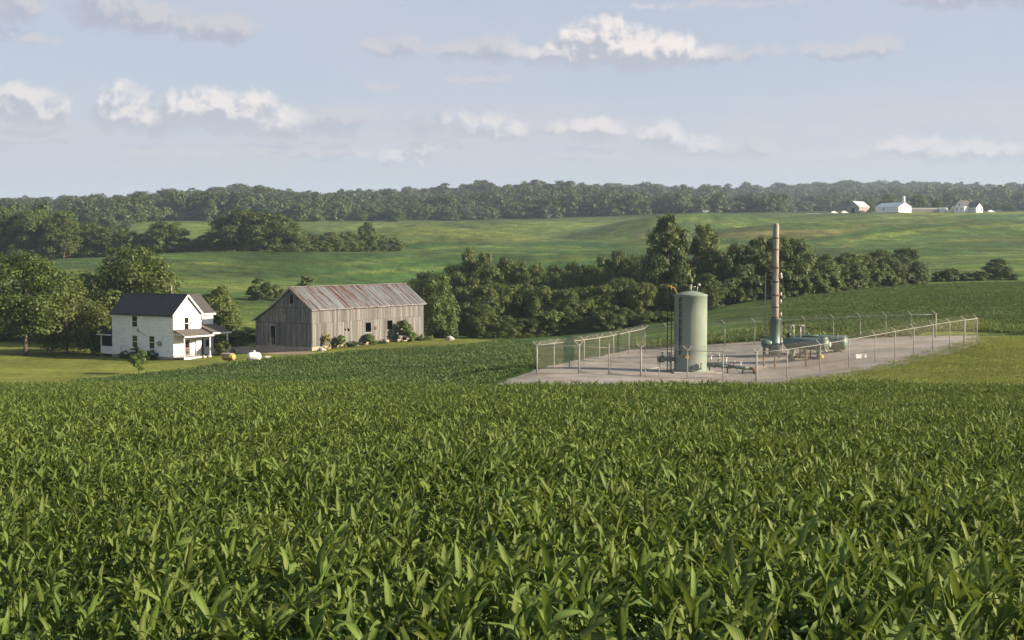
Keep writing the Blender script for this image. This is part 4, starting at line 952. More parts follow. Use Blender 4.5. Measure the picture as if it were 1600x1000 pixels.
    MB().box((1.7, (sy0+sy1)/2+.02, 2.22), (2.9, sy1-sy0-.2, 1.5)).build('screen', M['dark'], bp_)
    q = MB(); slope(q, (-.3, sy1+.3, 3.0), (3.6, sy1+.3, 3.0), (-.3, sy0+.02, 3.6), (3.6, sy0+.02, 3.6), 5, .03); q.build('porch_roof', M['porchroof'], bp_)
    MB().box((-.33, (sy0+sy1)/2+.1, 2.98), (.05, sy1-sy0+.4, .14)).build('eave_board', M['white'], bp_)
    for y in (sy0+.15, sy1-.08): MB().box((.1, y, 1.5), (.12,.12,3.0)).build('porch_post', M['white'], bp_)
    return root, base
HOUSE, HB = house()
def hp(x, y, z=0): 
    v = HOUSE.matrix_basis @ Vector((x, y, 0)); return v
def plant_local(kind, p, w, h, label, name='shrub', cat='shrub', group=None, sink=.08):
    z = gz(p.x, p.y); K[kind].put(name, (p.x, p.y, z-sink), w, h, rt_.uniform(0, 6), label, cat, group)
plant_local('bush2', hp(-.7, 3.6), 1.9, 1.25, 'round dark shrub against the shaded long wall of the house near its corner')
plant_local('bush2', hp(-.6, 6.6), 2.0, 1.5, 'dark shrub against the shaded house wall under the lower left window')
plant_local('bush2', hp(-.7, 8.6), 1.6, 1.0, 'low dark shrub against the shaded wall at its left end')
plant_local('bush', hp(5.7, -2.9), 2.0, 1.9, 'sunlit green shrub in front of the wing porch post')
plant_local('gold_bush', hp(6.9, -3.3), .8, .8, 'small yellow flowering plant beside the porch shrub', 'flowering_plant', 'plant') if 'gold_bush' in K else None

# ------------------------------------------------------------------ barn (local x along the long wall, y along the gable)
def barn():
    c = at(487, 161); base = z_of(549, 161)
    root = empty('barn', (c.x, c.y, base), math.atan2(.857, .514), 'weathered grey plank barn with a rusty metal roof and a lean-to', 'barn')
    LN, G1, G2, EV, RG, LE = 24.5, 6.7, 9.4, 5.45, 7.95, 3.75
    r = np.random.default_rng(9)
    top = lambda t: EV+(RG-EV)*(1-abs(t-G1/2)/(G1/2)) if t <= G1-.25 else np.interp(t, [G1-.25, G2], [EV+.05, LE])
    f = MB().box((LN/2, -.02+.15, .1), (LN+.1, .3, .9)).box((.13, G2/2, .1), (.3, G2, .9)).build('foundation', M['stone'], root)
    # frame behind the boards
    fr = MB()
    for z in (.62, 3.45, 5.2): fr.bar((.1,.14,z), (LN-.1,.14,z), .12)
    for x in np.linspace(.2, LN-.2, 8): fr.box((x, .16, 2.95), (.18,.18,4.6))
    fr.build('timber_frame', M['greywood'], root)
    MB().add([(LN,0,.4),(LN,G1,.4),(LN,G1,EV),(LN,G1/2,RG),(LN,0,EV),(LN,G2,.4),(LN,G2,LE),(0,G2,.4),(0,G2,LE),(LN,G1+.01,.4),(LN,G1+.01,EV-.1)],
             [(0,1,2,3,4),(9,5,6,10),(5,7,8,6)]).build('rear_wall', M['plank'], root)
    MB().box((LN/2, G2/2, .05), (LN-.4, G2-.4, .1)).build('floor', M['dark'], root)
    me_unit = MB().box((0,0,.5), (1,1,1)).mesh('plank', M['plank'])
    open_x = [(10.85,12.15,1.85,3.12),(15.7,17.0,1.95,3.2)]
    holes = [(6.55,7.15,2.15,2.65)]
    x = .02
    def put(x, w, z0, z1):
        if z1-z0 < .12: return
        ob('plank', me_unit, root, (x+w/2, -.015+r.uniform(-.012,.006), z0), (r.normal(0,.004), r.normal(0,.004), r.normal(0,.012)), (w-.028, .03, z1-z0))
    while x < LN-.05:
        w = min(r.uniform(.24, .40), LN-x); cuts = [o for o in open_x if x+w > o[0]+.04 and x < o[1]-.04]
        lo = .52+max(0, r.normal(0,.06)) if r.random() > .12 else .52+r.uniform(.1,.45)
        hi = 3.46+r.normal(0,.02)
        if cuts: put(x, w, lo, cuts[0][2]); put(x, w, cuts[0][3], hi)
        elif any(x < h[1] and x+w > h[0] for h in holes): put(x, w, lo, r.uniform(2.1,2.3)); put(x, w, r.uniform(2.5,2.75), hi)
        else: put(x, w, lo, hi)
        put(x, w, 3.50+r.normal(0,.015), 5.36); x += w
    # gable boards (own outlines under the slope)
    door_t = (5.95, 6.85, .30, 3.05); loft = (3.0, 3.55, 5.95, 7.1)
    def gput(t, w, z0, za, zb):
        if max(za, zb)-z0 < .1: return
        xo = -.015+r.uniform(-.012,.006); a, b_ = t+.013, t+w-.013
        ob('plank', MB().add([(xo-.015,a,z0),(xo-.015,b_,z0),(xo-.015,b_,zb),(xo-.015,a,za),(xo+.015,a,z0),(xo+.015,b_,z0),(xo+.015,b_,zb),(xo+.015,a,za)],
            [(0,3,2,1),(4,5,6,7),(0,1,5,4),(1,2,6,5),(2,3,7,6),(3,0,4,7)]).mesh('plank', M['plank']), root)
    t = .02
    while t < G2-.05:
        w = min(r.uniform(.24,.38), G2-t); tp = lambda q: float(top(min(q, G2)))-.06
        lo = .45+max(0, r.normal(0,.05)); 
        if t+w > door_t[0]+.05 and t < door_t[1]-.05: lo = door_t[3]
        z1 = min(3.46, tp(t), tp(t+w)); gput(t, w, lo, z1 if z1 == 3.46 else tp(t), z1 if z1 == 3.46 else tp(t+w))
        ta, tb = tp(t), tp(t+w)
        if max(ta, tb) > 3.55:
            za, zb = min(ta, 5.42), min(tb, 5.42); gput(t, w, 3.5, max(3.5,za), max(3.5,zb))
        if t < G1 and max(ta, tb) > 5.5:
            if t+w > loft[0]+.03 and t < loft[1]-.03:
                gput(t, w, 5.46, loft[2], loft[2]); gput(t, w, loft[3], ta, tb)
            else: gput(t, w, 5.46, max(5.46,ta), max(5.46,tb))
        t += w
    # door, hatch and window frames
    d = MB().box((-.05, door_t[0], 1.7), (.08,.1,2.8)).box((-.05, door_t[1], 1.7), (.08,.1,2.8)).box((-.05,(door_t[0]+door_t[1])/2,3.12),(.078,1.0,.12)).build('doorway', M['greywood'], root)
    MB().box((-.045, loft[0]-.04, 6.52), (.05,.08,1.3)).box((-.045, loft[1]+.04, 6.52), (.05,.08,1.3)).box((-.045, 3.27, 5.9), (.048,.55,.08)).build('loft_hatch', M['greywood'], root)
    for o in open_x:
        MB().box((o[0]-.05,-.06,(o[2]+o[3])/2),(.1,.06,o[3]-o[2]+.2)).box((o[1]+.05,-.06,(o[2]+o[3])/2),(.1,.06,o[3]-o[2]+.2)).box(((o[0]+o[1])/2,-.06,o[2]-.05),(o[1]-o[0],.058,.1)).build('window_frame', M['greywood'], root)
    MB().box((-.05, 4.4, 5.0), (.05,.35,.8)).build('hung_board', M['timber'], root)
    MB().lathe([(0,-.02),(.26,-.02),(.26,.02),(0,.02)], 12, M=Matrix.Rotation(math.pi/2, 4, 'X'), origin=(13.1,-.07,2.35)).build('round_patch', M['rust'], root)
    # roof sheets
    oe, oh = .35, .35; sl_ = (RG-EV)/(G1/2)
    n = 34; wS = (LN+2*oh)/n; Ls = math.hypot(G1/2+oe, (G1/2+oe)*sl_)
    prof = []; 
    for i in range(5):
        u = i/5
        prof += [(u*wS, 0), (u*wS+.02, .035), (u*wS+.055, .035), (u*wS+.075, 0)]
    prof.append((wS-.004, 0))
    v = [(a, 0, b) for a, b in prof]+[(a, Ls, b) for a, b in prof]; k = len(prof)
    v2 = v+[(0,0,-.02),(wS,0,-.02),(wS,Ls,-.02),(0,Ls,-.02)]
    sheet = MB().add(v2, [(i,i+1,k+i+1,k+i) for i in range(k-1)]+[(2*k+3,2*k+2,2*k+1,2*k)]).mesh('roof_sheet', M['tin'])
    roof = MB().add([(-oh,-oe,EV-oe*sl_+.06),(LN+oh,-oe,EV-oe*sl_+.06),(LN+oh,G1/2,RG+.06),(-oh,G1/2,RG+.06),(-oh,G1+oe*.1,EV-.1*oe*sl_+.06),(LN+oh,G1+oe*.1,EV-.1*oe*sl_+.06),
        (-oh,-oe,EV-oe*sl_-.04),(LN+oh,-oe,EV-oe*sl_-.04),(LN+oh,G1/2,RG-.04),(-oh,G1/2,RG-.04),(-oh,G1+oe*.1,EV-.1*oe*sl_-.04),(LN+oh,G1+oe*.1,EV-.1*oe*sl_-.04)],
        [(0,1,2,3),(3,2,5,4),(6,9,8,7),(9,10,11,8),(0,6,7,1),(4,5,11,10),(0,3,9,6),(3,4,10,9),(1,7,8,2),(2,8,11,5)]).build('roof', M['tin'], root)
    ang = math.atan(sl_)
    for i in range(n):
        ob('roof_sheet', sheet, roof, (-oh+i*wS, -oe, EV-oe*sl_+.09+r.uniform(0,.012)), (ang+r.normal(0,.002), 0, r.normal(0,.0015)))
    MB().bar((-oh, G1/2, RG+.15), (LN+oh, G1/2, RG+.15), .4, .05).build('ridge_cap', M['tin'], roof)
    MB().bar((-oh-.02,-oe,EV-oe*sl_-.02),(-oh-.02,G1/2,RG-.02),.05,.18).bar((-oh-.02,G1+.1,EV-.08),(-oh-.02,G1/2,RG-.02),.05,.18).build('rake_board', M['greywood'], roof)
    MB().add([(-oh,G1-.3,EV+.2),(LN+oh,G1-.3,EV+.2),(LN+oh,G2+.35,LE-.02),(-oh,G2+.35,LE-.02),(-oh,G1-.3,EV+.1),(LN+oh,G1-.3,EV+.1),(LN+oh,G2+.35,LE-.12),(-oh,G2+.35,LE-.12)],
        [(0,1,2,3),(4,7,6,5),(0,3,7,4),(2,6,7,3),(1,5,6,2)]).build('lean_to_roof', M['tin'], root)
    return root
BARN = barn()
def bpnt(x, y): return BARN.matrix_basis @ Vector((x, y, 0))
plant_local('gold_bush', bpnt(2.1,-.7), 1.1, 2.2, 'tall yellow flowering weed against the barn wall near its corner', 'flowering_weed', 'plant') if 'gold_bush' in K else None
plant_local('bush', bpnt(4.6,-.9), 1.5, 1.7, 'green weed clump at the barn wall beside the yellow flowers', 'weed_clump', 'plant')
plant_local('bush2', bpnt(7.2,-.8), 1.7, .8, 'low weed clump under the torn hole in the barn wall', 'weed_clump', 'plant')
plant_local('bush', bpnt(10.6,-.8), 1.8, 1.5, 'weedy bush left under the first barn window', 'weed_clump', 'plant')
plant_local('bush', bpnt(17.6,-1.5), 2.7, 3.0, 'big bright green bush covering the second barn window', 'bush', 'bush')
plant_local('bush2', bpnt(22.5,-1.2), 2.4, .7, 'low weeds at the right end of the barn wall', 'weed_clump', 'plant')
plant_local('bush2', bpnt(13.8,-.8), 1.4, .6, 'short weeds between the two barn windows', 'weed_clump', 'plant')
# ------------------------------------------------------------------ compound fence
def mesh_mat():
    m = bpy.data.materials.new('chain_link'); m.use_nodes = True; t = m.node_tree
    b = t.nodes['Principled BSDF']; b.inputs['Base Color'].default_value = (.40,.36,.29,1); b.inputs['Roughness'].default_value = .55; b.inputs['Metallic'].default_value = .25
    uv = nn(t, 'ShaderNodeUVMap'); sp = nn(t, 'ShaderNodeSeparateXYZ'); lk(t, uv.outputs[0], sp.inputs[0])
    u = mth(t, 'MULTIPLY', sp.outputs[0], 15.0); v = mth(t, 'MULTIPLY', sp.outputs[1], 15.0)
    a = mth(t, 'FRACT', mth(t, 'ADD', u, v)); c = mth(t, 'FRACT', mth(t, 'ADD', mth(t, 'SUBTRACT', u, v), 100.0))
    w = mth(t, 'MAXIMUM', mth(t, 'LESS_THAN', a, .034), mth(t, 'LESS_THAN', c, .034))
    tr = nn(t, 'ShaderNodeBsdfTransparent'); mx = nn(t, 'ShaderNodeMixShader')
    lk(t, w, mx.inputs[0]); lk(t, tr.outputs[0], mx.inputs[1]); lk(t, b.outputs[0], mx.inputs[2]); lk(t, mx.outputs[0], t.nodes['Material Output'].inputs[0]); return m
M['link'] = mesh_mat()
def panel(name, quads, parent):
    vs = []; fs = []; uvs = []
    u = 0
    for p, q, h0, h1 in quads:
        L = math.hypot(q[0]-p[0], q[1]-p[1]); b = len(vs)
        vs += [(p[0],p[1],p[2]+h0),(q[0],q[1],q[2]+h0),(q[0],q[1],q[2]+h1),(p[0],p[1],p[2]+h1)]; fs.append((b,b+1,b+2,b+3)); uvs += [(u,0),(u+L,0),(u+L,h1-h0),(u,h1-h0)]; u += L
    me = bpy.data.meshes.new(name); me.from_pydata(vs, [], fs); l = me.uv_layers.new(name='UVMap'); l.data.foreach_set('uv', np.array(uvs, np.float32).ravel()); me.materials.append(M['link'])
    return ob(name, me, parent)
def on_line(P, Q, px):
    k = (px-800)/F; dx, dy = Q.x-P.x, Q.y-P.y; s = (k*P.y-P.x)/(dx-k*dy); x, y = P.x+s*dx, P.y+s*dy
    return Vector((x, y, gz(x, y)))
def fence():
    H = 2.12
    left = [on_line(FA, FE, p) for p in (839,866,890,913,937,959,983,1008)]
    back = [on_line(FE, FD, p) for p in (1008,1043,1088,1133,1180,1222,1258,1303,1345,1385,1425,1463)]
    front = [on_line(FA, FB, p) for p in (1002,1075,1131,1183)]; frontl = [on_line(FA, FB, p) for p in (839,905)]
    right = [on_line(FB, FC, p) for p in (1183,1231,1283,1328,1369,1400,1429,1459,1485,1508,1528)]
    org = FA.copy()
    root = empty('chain_link_fence', org, 0, 'galvanised chain-link fence with barbed wire arms round the gravel compound', 'fence')
    L = lambda p: p-org
    thin = MB().tube([(0,0,-.1),(0,0,H)], .040, 8).lathe([(.05,H),(.05,H+.03),(0,H+.06)], 8).mesh('post', M['galv'])
    thick = MB().tube([(0,0,-.1),(0,0,H+.04)], .062, 10).lathe([(.075,H+.04),(.07,H+.08),(0,H+.12)], 10).mesh('post', M['galv'])
    arm2 = MB().bar((0,0,H),(0,.34,H+.34),.075,.05).bar((0,0,H),(0,-.34,H+.34),.075,.05).mesh('arm', M['galv'])
    arm1 = MB().bar((0,0,H),(0,-.36,H+.36),.08,.05).mesh('arm', M['galv'])
    def run(P, first, last, arm, thicks=()):
        q = []
        for i, p in enumerate(P):
            a = P[max(i-1,0)]; b = P[min(i+1,len(P)-1)]; ang = math.atan2(b.y-a.y, b.x-a.x)
            if first <= i <= last:
                o = ob('post', thick if i in thicks else thin, root, L(p), (0,0,R(-78))); ob('arm', arm, o)
            if i: q.append((L(P[i-1]), L(p), .03, H-.01))
        panel('mesh_panel', q, root)
        rl = MB(); rl.tube([L(p)+Vector((0,0,H+.01)) for p in P], .028, 7); rl.build('top_rail', M['galv'], root)
        rl = MB(); rl.tube([L(p)+Vector((0,0,.05)) for p in P], .006, 4); rl.build('bottom_wire', M['galv'], root)
        for k in range(3):
            wv = MB()
            for s in ((-1,) if arm is arm1 else (-1,1)):
                pts = []
                for i, p in enumerate(P):
                    a = P[max(i-1,0)]; b = P[min(i+1,len(P)-1)]; n = Vector((.98, .2, 0)); f = (k+1)/3
                    pts.append(L(p)+n*s*.34*f+Vector((0,0,H+.34*f)))
                wv.tube(pts, .005, 4, False)
            wv.build('barbed_wire', M['galv'], root)
    run(left, 0, 7, arm2, (0,)); run(back, 1, 11, arm1, (11,)); run(frontl, 1, 1, arm2, (1,)); run(front, 0, 3, arm2, (0,3)); run(right, 1, 10, arm1, (9,))
    # double gate in the front run
    g0, gm, g1 = on_line(FA, FB, 905), on_line(FA, FB, 952), on_line(FA, FB, 1002)
    gr = empty('swing_gate', g0, 0, 'double chain-link swing gate with middle rails in the front fence', 'gate')
    for a, b in ((g0, gm), (gm, g1)):
        d = (b-a); d.z = 0; d.normalize(); a2 = a-g0+d*.09; b2 = b-g0-d*.03
        fr = MB().tube([a2+Vector((0,0,.1)), a2+Vector((0,0,2.05)), b2+Vector((0,0,2.05)), b2+Vector((0,0,.1)), a2+Vector((0,0,.1))], .03, 7)
        fr.tube([a2+Vector((0,0,1.0)), b2+Vector((0,0,1.0))], .026, 7)
        gf = fr.build('gate_frame', M['galv'], gr); panel('mesh_panel', [(a2, b2, .12, 2.03)], gr)
    MB().tube([gm-g0+Vector((0,0,-.05)), gm-g0+Vector((0,0,2.35))], .04, 8).build('drop_rod', M['galv'], gr)
    MB().box(gm-g0+Vector((0,-.07,1.15)), (.22,.06,.12)).build('latch', M['galv'], gr)
    r = MB(); a = on_line(FA, FB, 1010); b = on_line(FA, FB, 1034)
    tag(MB().tube([Vector((0,0,.55)), b-a+Vector((0,.9,.62))], .028, 7).tube([Vector((0,.02,-.05)),Vector((0,.02,.58))], .03, 7).tube([b-a+Vector((0,.9,-.05)), b-a+Vector((0,.9,.64))], .03, 7).build('pipe_rail', M['galv'], None, a+Vector((0,.5,0))),
        'low horizontal pipe barrier just inside the gate left of the tank', 'barrier')
fence()

# ------------------------------------------------------------------ tall green tank
def flange(mb, c, r, t, ax='X', n=14):
    c = Vector(c); d = {'X': Vector((1,0,0)), 'Y': Vector((0,1,0)), 'Z': Vector((0,0,1))}[ax]*t/2
    return mb.tube([c-d, c+d], r, n)
def tank():
    p = at(1079.5, 101); z0 = p.z+.10; Hs = zrow(461.5, 101)-z0; rd = 1.29
    tag(MB().box((.0,-.1,-.12), (3.3,3.5,.5)).box((.9,-1.2,-.16),(2.6,1.4,.42)).build('concrete_slab', M['concrete'], None, (p.x+.15, p.y, p.z)), 'low concrete slab under the tall green tank', 'slab')
    root = empty('storage_tank', (p.x, p.y, z0+.03), 0, 'tall pale green vertical storage tank with a domed top and black ladder', 'tank')
    prof = [(0,.0),(rd+.05,.0),(rd+.05,.05),(rd,.06)]
    for i in range(1, 4): 
        z = Hs*i/4; prof += [(rd,z)]
    prof += [(rd,Hs-.03),(rd+.03,Hs-.01),(rd+.02,Hs+.03)]
    for i in range(1, 9):
        a = i/8; prof.append((rd*(1-a)+.001, Hs+.03+.30*math.sin(a*math.pi/2)**1.0))
    MB().lathe(prof, 56).build('shell', M['green'], root)
    for i in (1, 2, 3): MB().lathe([(rd-.01,Hs*i/4-.02),(rd+.006,Hs*i/4-.015),(rd+.006,Hs*i/4+.015),(rd-.01,Hs*i/4+.02)], 56).build('weld_seam', M['green'], root)
    MB().lathe([(rd-.01,Hs-.10),(rd+.035,Hs-.08),(rd+.035,Hs-.03),(rd-.01,Hs-.01)], 56).build('rim_band', M['green'], root)
    lad = MB()
    for x in (-1.84, -1.53): lad.box((x, -.1, Hs/2+.15), (.07,.07,Hs+.5))
    ld = lad.build('ladder', M['black'], root)
    for i in range(18): MB().bar((-1.84,-.1,.4+i*.33),(-1.53,-.1,.4+i*.33),.03).build('rung', M['black'], ld)
    for z in (1.2, 2.3, 3.4, 4.5, 5.5): MB().bar((-1.53,-.1,z),(-1.2,-.1,z),.04).build('bracket', M['black'], ld)
    hr = MB().tube([(-1.84,-.1,Hs+.4),(-1.84,-.1,Hs+.75),(-1.3,-.1,Hs+.55),(-1.1,-.1,Hs+.1)], .03, 7).tube([(-1.55,-.1,Hs+.4),(-1.55,-.1,Hs+.7)], .03, 7); hr.build('handrail', M['yellow'], root)
    pp = MB(); y0 = -math.sqrt(rd*rd-.95**2)-.07
    pp.tube([(-1.0,y0+.03,1.3),(-1.0,y0+.03,Hs-.25),(-.8,y0+.3,Hs+.12),(-.2,-.3,Hs+.3)], .045, 8)
    pp.tube([(-.86,y0-.02,1.5),(-.86,y0-.02,Hs-.12)], .03, 8); o = pp.build('riser_pipe', M['black'], root)
    for i in range(7): MB().box((-.93,y0,1.7+i*.62), (.24,.1,.05)).build('clamp', M['galv'], o)
    vt = MB().tube([(0,0,Hs+.28),(0,0,Hs+.75)], .045, 8).tube([(0,0,Hs+.62),(.35,-.05,Hs+.66)], .03, 7); v = vt.build('vent', M['steel'], root)
    flange(MB(), (0,0,Hs+.78), .09, .07, 'Z').build('vent_cap', M['steel'], v)
    MB().tube([(.5,.1,Hs+.2),(.55,.1,Hs+.72)], .03, 7).lathe([(0,-.12),(.10,-.06),(.12,0),(.10,.06),(0,.12)], 10, origin=(.66,.1,Hs+.80)).build('relief_valve', M['steel'], root)
    MB().box((-.42,-1.27,1.17), (.26,.02,.26), rot=Matrix.Rotation(math.pi/4, 3, 'Y')).build('warning_sign', M['orange'], root)
    mn = flange(flange(MB(), (.25,-1.33,.42), .20, .16, 'Y', 16), (.25,-1.40,.42), .26, .05, 'Y', 16); mn.build('manway', M['green'], root)
    MB().tube([(.62,-1.15,.25),(.62,-1.5,.25),(.62,-1.5,.7),(.70,-1.5,.7)], .05, 8).build('drain_pipe', M['timber'], root)
    MB().tube([(-.1,-1.2,.2),(-.1,-1.5,.2),(-.15,-1.5,.02)], .05, 8).build('drain_pipe', M['black'], root)
    # valve train left of the tank
    q = at(1041, 100.6); zc = zrow(561, 100.6)-q.z
    vr = empty('valve_train', (q.x, q.y, q.z), 0, 'cluster of green flanged valves on stub legs left of the tank', 'valve')
    b = MB().tube([(-.62,0,zc),(.72,.05,zc)], .17, 12); b.build('valve_pipe', M['dkgreen'], vr)
    for x in (-.62,-.42,-.15,.12,.4): flange(MB(), (x,0,zc), .30 if x < .3 else .38, .07).build('flange', M['dkgreen'], vr)
    MB().lathe([(0,-.26),(.18,-.24),(.25,0),(.18,.24),(0,.26)], 12, origin=(-.28,0,zc)).tube([(-.28,0,zc),(-.28,0,zc+.52)], .05, 8).build('valve_body', M['dkgreen'], vr)
    MB().lathe([(0,-.22),(.16,-.2),(.22,0),(.16,.2),(0,.22)], 12, origin=(.26,0,zc)).tube([(.26,0,zc),(.26,0,zc+.45)], .05, 8).build('valve_body', M['dkgreen'], vr)
    for x in (-.28,.26): MB().lathe([(.16,-.02),(.19,0),(.16,.02),(.13,0),(.16,-.02)], 12, origin=(x,0,zc+.5)).build('hand_wheel', M['dkgreen'], vr)
    for x in (-.5,.35): MB().tube([(x,0,-.05),(x,0,zc)], .045, 7).build('leg', M['steel'], vr)
    # piping to the right of the tank
    a, e = at(1104, 101.6), at(1172, 100.4); org = a.copy()
    pr = empty('pipeline', org, 0, 'low green pipeline with valves and risers running right from the tank', 'pipeline')
    d = e-a; za = .62; ze = gz(e.x, e.y)-a.z+.42
    A, E = Vector((0,0,za)), Vector((d.x,d.y,ze))
    MB().tube([A, A.lerp(E,.55)], .17, 12).build('pipe', M['dkgreen'], pr); MB().tube([A.lerp(E,.55), E], .12, 12).build('pipe', M['dkgreen'], pr)
    for f, r_ in ((.02,.26),(.2,.24),(.38,.24),(.56,.23),(.72,.18),(.9,.18)): MB().tube([A.lerp(E,f)-(E-A).normalized()*.035, A.lerp(E,f)+(E-A).normalized()*.035], r_, 14).build('flange', M['dkgreen'], pr)
    for f, h, m_ in ((.12,.75,'steel'),(.29,.55,'dkgreen'),(.47,.7,'steel'),(.64,.45,'timber'),(.8,.45,'steel')):
        c = A.lerp(E, f); o = MB().tube([c, c+Vector((0,0,h))], .05, 8).build('riser', M[m_], pr)
        MB().lathe([(.13,-.02),(.16,0),(.13,.02),(.10,0),(.13,-.02)], 12, origin=c+Vector((0,0,h))).tube([c+Vector((-.13,0,h)),c+Vector((.13,0,h))], .015, 6).build('hand_wheel', M['steel'], o)
    c = A.lerp(E,.12)+Vector((0,0,.7)); MB().tube([c, c+Vector((.1,0,.22)), c+Vector((.62,-.1,.22)), c+Vector((.7,-.1,-.3))], .035, 7).build('bypass_pipe', M['steel'], pr)
    for f in (.08,.5,.85):
        c = A.lerp(E, f); MB().tube([(c.x,c.y,gz(org.x+c.x,org.y+c.y)-org.z-.05), c], .055, 7).build('leg', M['rust'], pr)
    c = E+(E-A).normalized()*.3; gzE = gz(org.x+c.x,org.y+c.y)-org.z
    MB().tube([E, c, c+Vector((.08,-.05,-.12)), Vector((c.x+.12,c.y-.06,gzE-.05))], .12, 10).build('elbow', M['timber'], pr)
    MB().box((c.x+.75,c.y+.9,gzE+.22), (.9,.5,.5)).build('pipe_block', M['concrete'], pr)
tank()

# ------------------------------------------------------------------ stack and pressure vessels
def stack():
    p = at(1211.5, 113); zr = lambda py: zrow(py, 113)-p.z
    root = empty('exhaust_stack', p, 0, 'tall rust-streaked exhaust stack standing on a green cylinder', 'stack')
    z1 = zr(498)
    MB().lathe([(0,0),(.56,0),(.56,.06),(.48,.07),(.48,z1-.03),(.50,z1-.02),(.50,z1),(0,z1+.02)], 28).build('base_drum', M['dkgreen'], root)
    z2, z3 = zr(438), zr(349)
    MB().lathe([(.30,z1),(.315,z1+.1),(.315,z2-.1),(.27,z2+.35),(.265,z3-.18),(.25,z3-.1),(.17,z3),(0,z3+.02)], 24).build('chimney_pipe', M['rustpipe'], root)
    for py, r_, m_ in ((496,.37,'rust'),(480,.35,'black'),(461,.40,'rust'),(440,.38,'black'),(418,.37,'rust'),(390,.285,'rust'),(372,.29,'rust')):
        z = zr(py); MB().lathe([(.24,z-.05),(r_,z-.05),(r_,z+.05),(.24,z+.05)], 24, smooth=False).build('band', M[m_], root)
    for py, w in ((429,.13),(433,.2),(459.5,.14),(471,.12),(491,.16)):
        z = zr(py); b = MB().tube([(.25,-.1,z),(.46,-.1,z)], .05, 8).lathe([(0,-.18),(.07,-.17),(.09,0),(.07,.17),(0,.18)], 10, origin=(.42+w*.4,-.1,z)); b.build('gauge_fitting', M['steel'], root)
    xl = (1196-1211.5)/F*113
    MB().tube([(xl,-.05,zr(526)),(xl,-.05,zr(427.5)),(xl+.1,-.05,zr(426)),(-.25,-.05,zr(426))], .055, 9).build('side_pipe', M['galv'], root)
    MB().box((-.52,-.05,zr(426)), (.45,.16,.17)).build('pipe_hood', M['black'], root)
    for py in (524, 519): flange(MB(), (xl,-.05,zr(py)), .11, .06, 'Z').build('flange', M['steel'], root)
    b = MB().lathe([(0,-.5),(.3,-.46),(.42,-.2),(.42,.2),(.3,.46),(0,.5)], 16, axis='X', origin=(-.72,-.1,zr(536))).tube([(xl,-.05,zr(528)),(xl,-.05,.0)], .08, 8); b.build('blower', M['dkgreen'], root)
    MB().tube([(-1.3,-.2,zr(531)),(-.75,-.15,zr(530))], .10, 9).build('silencer', M['steel'], root)
    for x in (-1.0,-.5): MB().box((x,-.1,.3), (.1,.3,.7)).build('leg', M['black'], root)
    MB().tube([(.56,-.2,.1),(.56,-.2,1.5)], .06, 8).lathe([(0,-.2),(.13,-.15),(.13,.15),(0,.2)], 10, origin=(.56,-.2,.95)).build('level_gauge', M['steel'], root)
    MB().tube([(.3,-.5,.12),(.9,-.7,.12),(.9,-.7,-.05)], .07, 8).build('drain_pipe', M['rust'], root)
stack()
def vessel(px0, D0, px1, D1, py, rad, label, ring_px, extra):
    a, b = at(px0, D0), at(px1, D1); m = (a+b)/2; z = zrow(py, (D0+D1)/2); g = gz(m.x, m.y)
    root = empty('pressure_vessel', (m.x, m.y, g), math.atan2(b.y-a.y, b.x-a.x), label, 'pressure vessel', 'horizontal pressure vessels beside the stack')
    L = math.hypot(b.x-a.x, b.y-a.y)/2; zc = z-g
    prof = []
    for i in range(7): th = math.pi/2*i/6; prof.append((rad*math.sin(th)+.001, -L+rad*.55*(1-math.cos(th))))
    prof += [(r_, -x) for r_, x in prof[::-1]]
    MB().lathe(prof, 28, axis='X', origin=(0,0,zc)).build('shell', M['dkgreen'], root)
    for s in ring_px: MB().lathe([(rad*.9,s-.05),(rad*1.04,s-.05),(rad*1.04,s+.05),(rad*.9,s+.05)], 28, axis='X', origin=(0,0,zc), smooth=False).build('band', M['green'], root)
    for x in (-L*.6, L*.55):
        MB().add([(x-.12,-rad*.8,zc-rad*.55),(x+.12,-rad*.8,zc-rad*.55),(x+.12,rad*.8,zc-rad*.55),(x-.12,rad*.8,zc-rad*.55),(x-.12,-rad*.65,.08),(x+.12,-rad*.65,.08),(x+.12,rad*.65,.08),(x-.12,rad*.65,.08)],
          [(0,1,5,4),(1,2,6,5),(2,3,7,6),(3,0,4,7),(4,5,6,7)]).box((x,0,.04),(.5,rad*2,.12)).build('saddle', M['dkgreen'], root)
    extra(root, L, zc, rad)
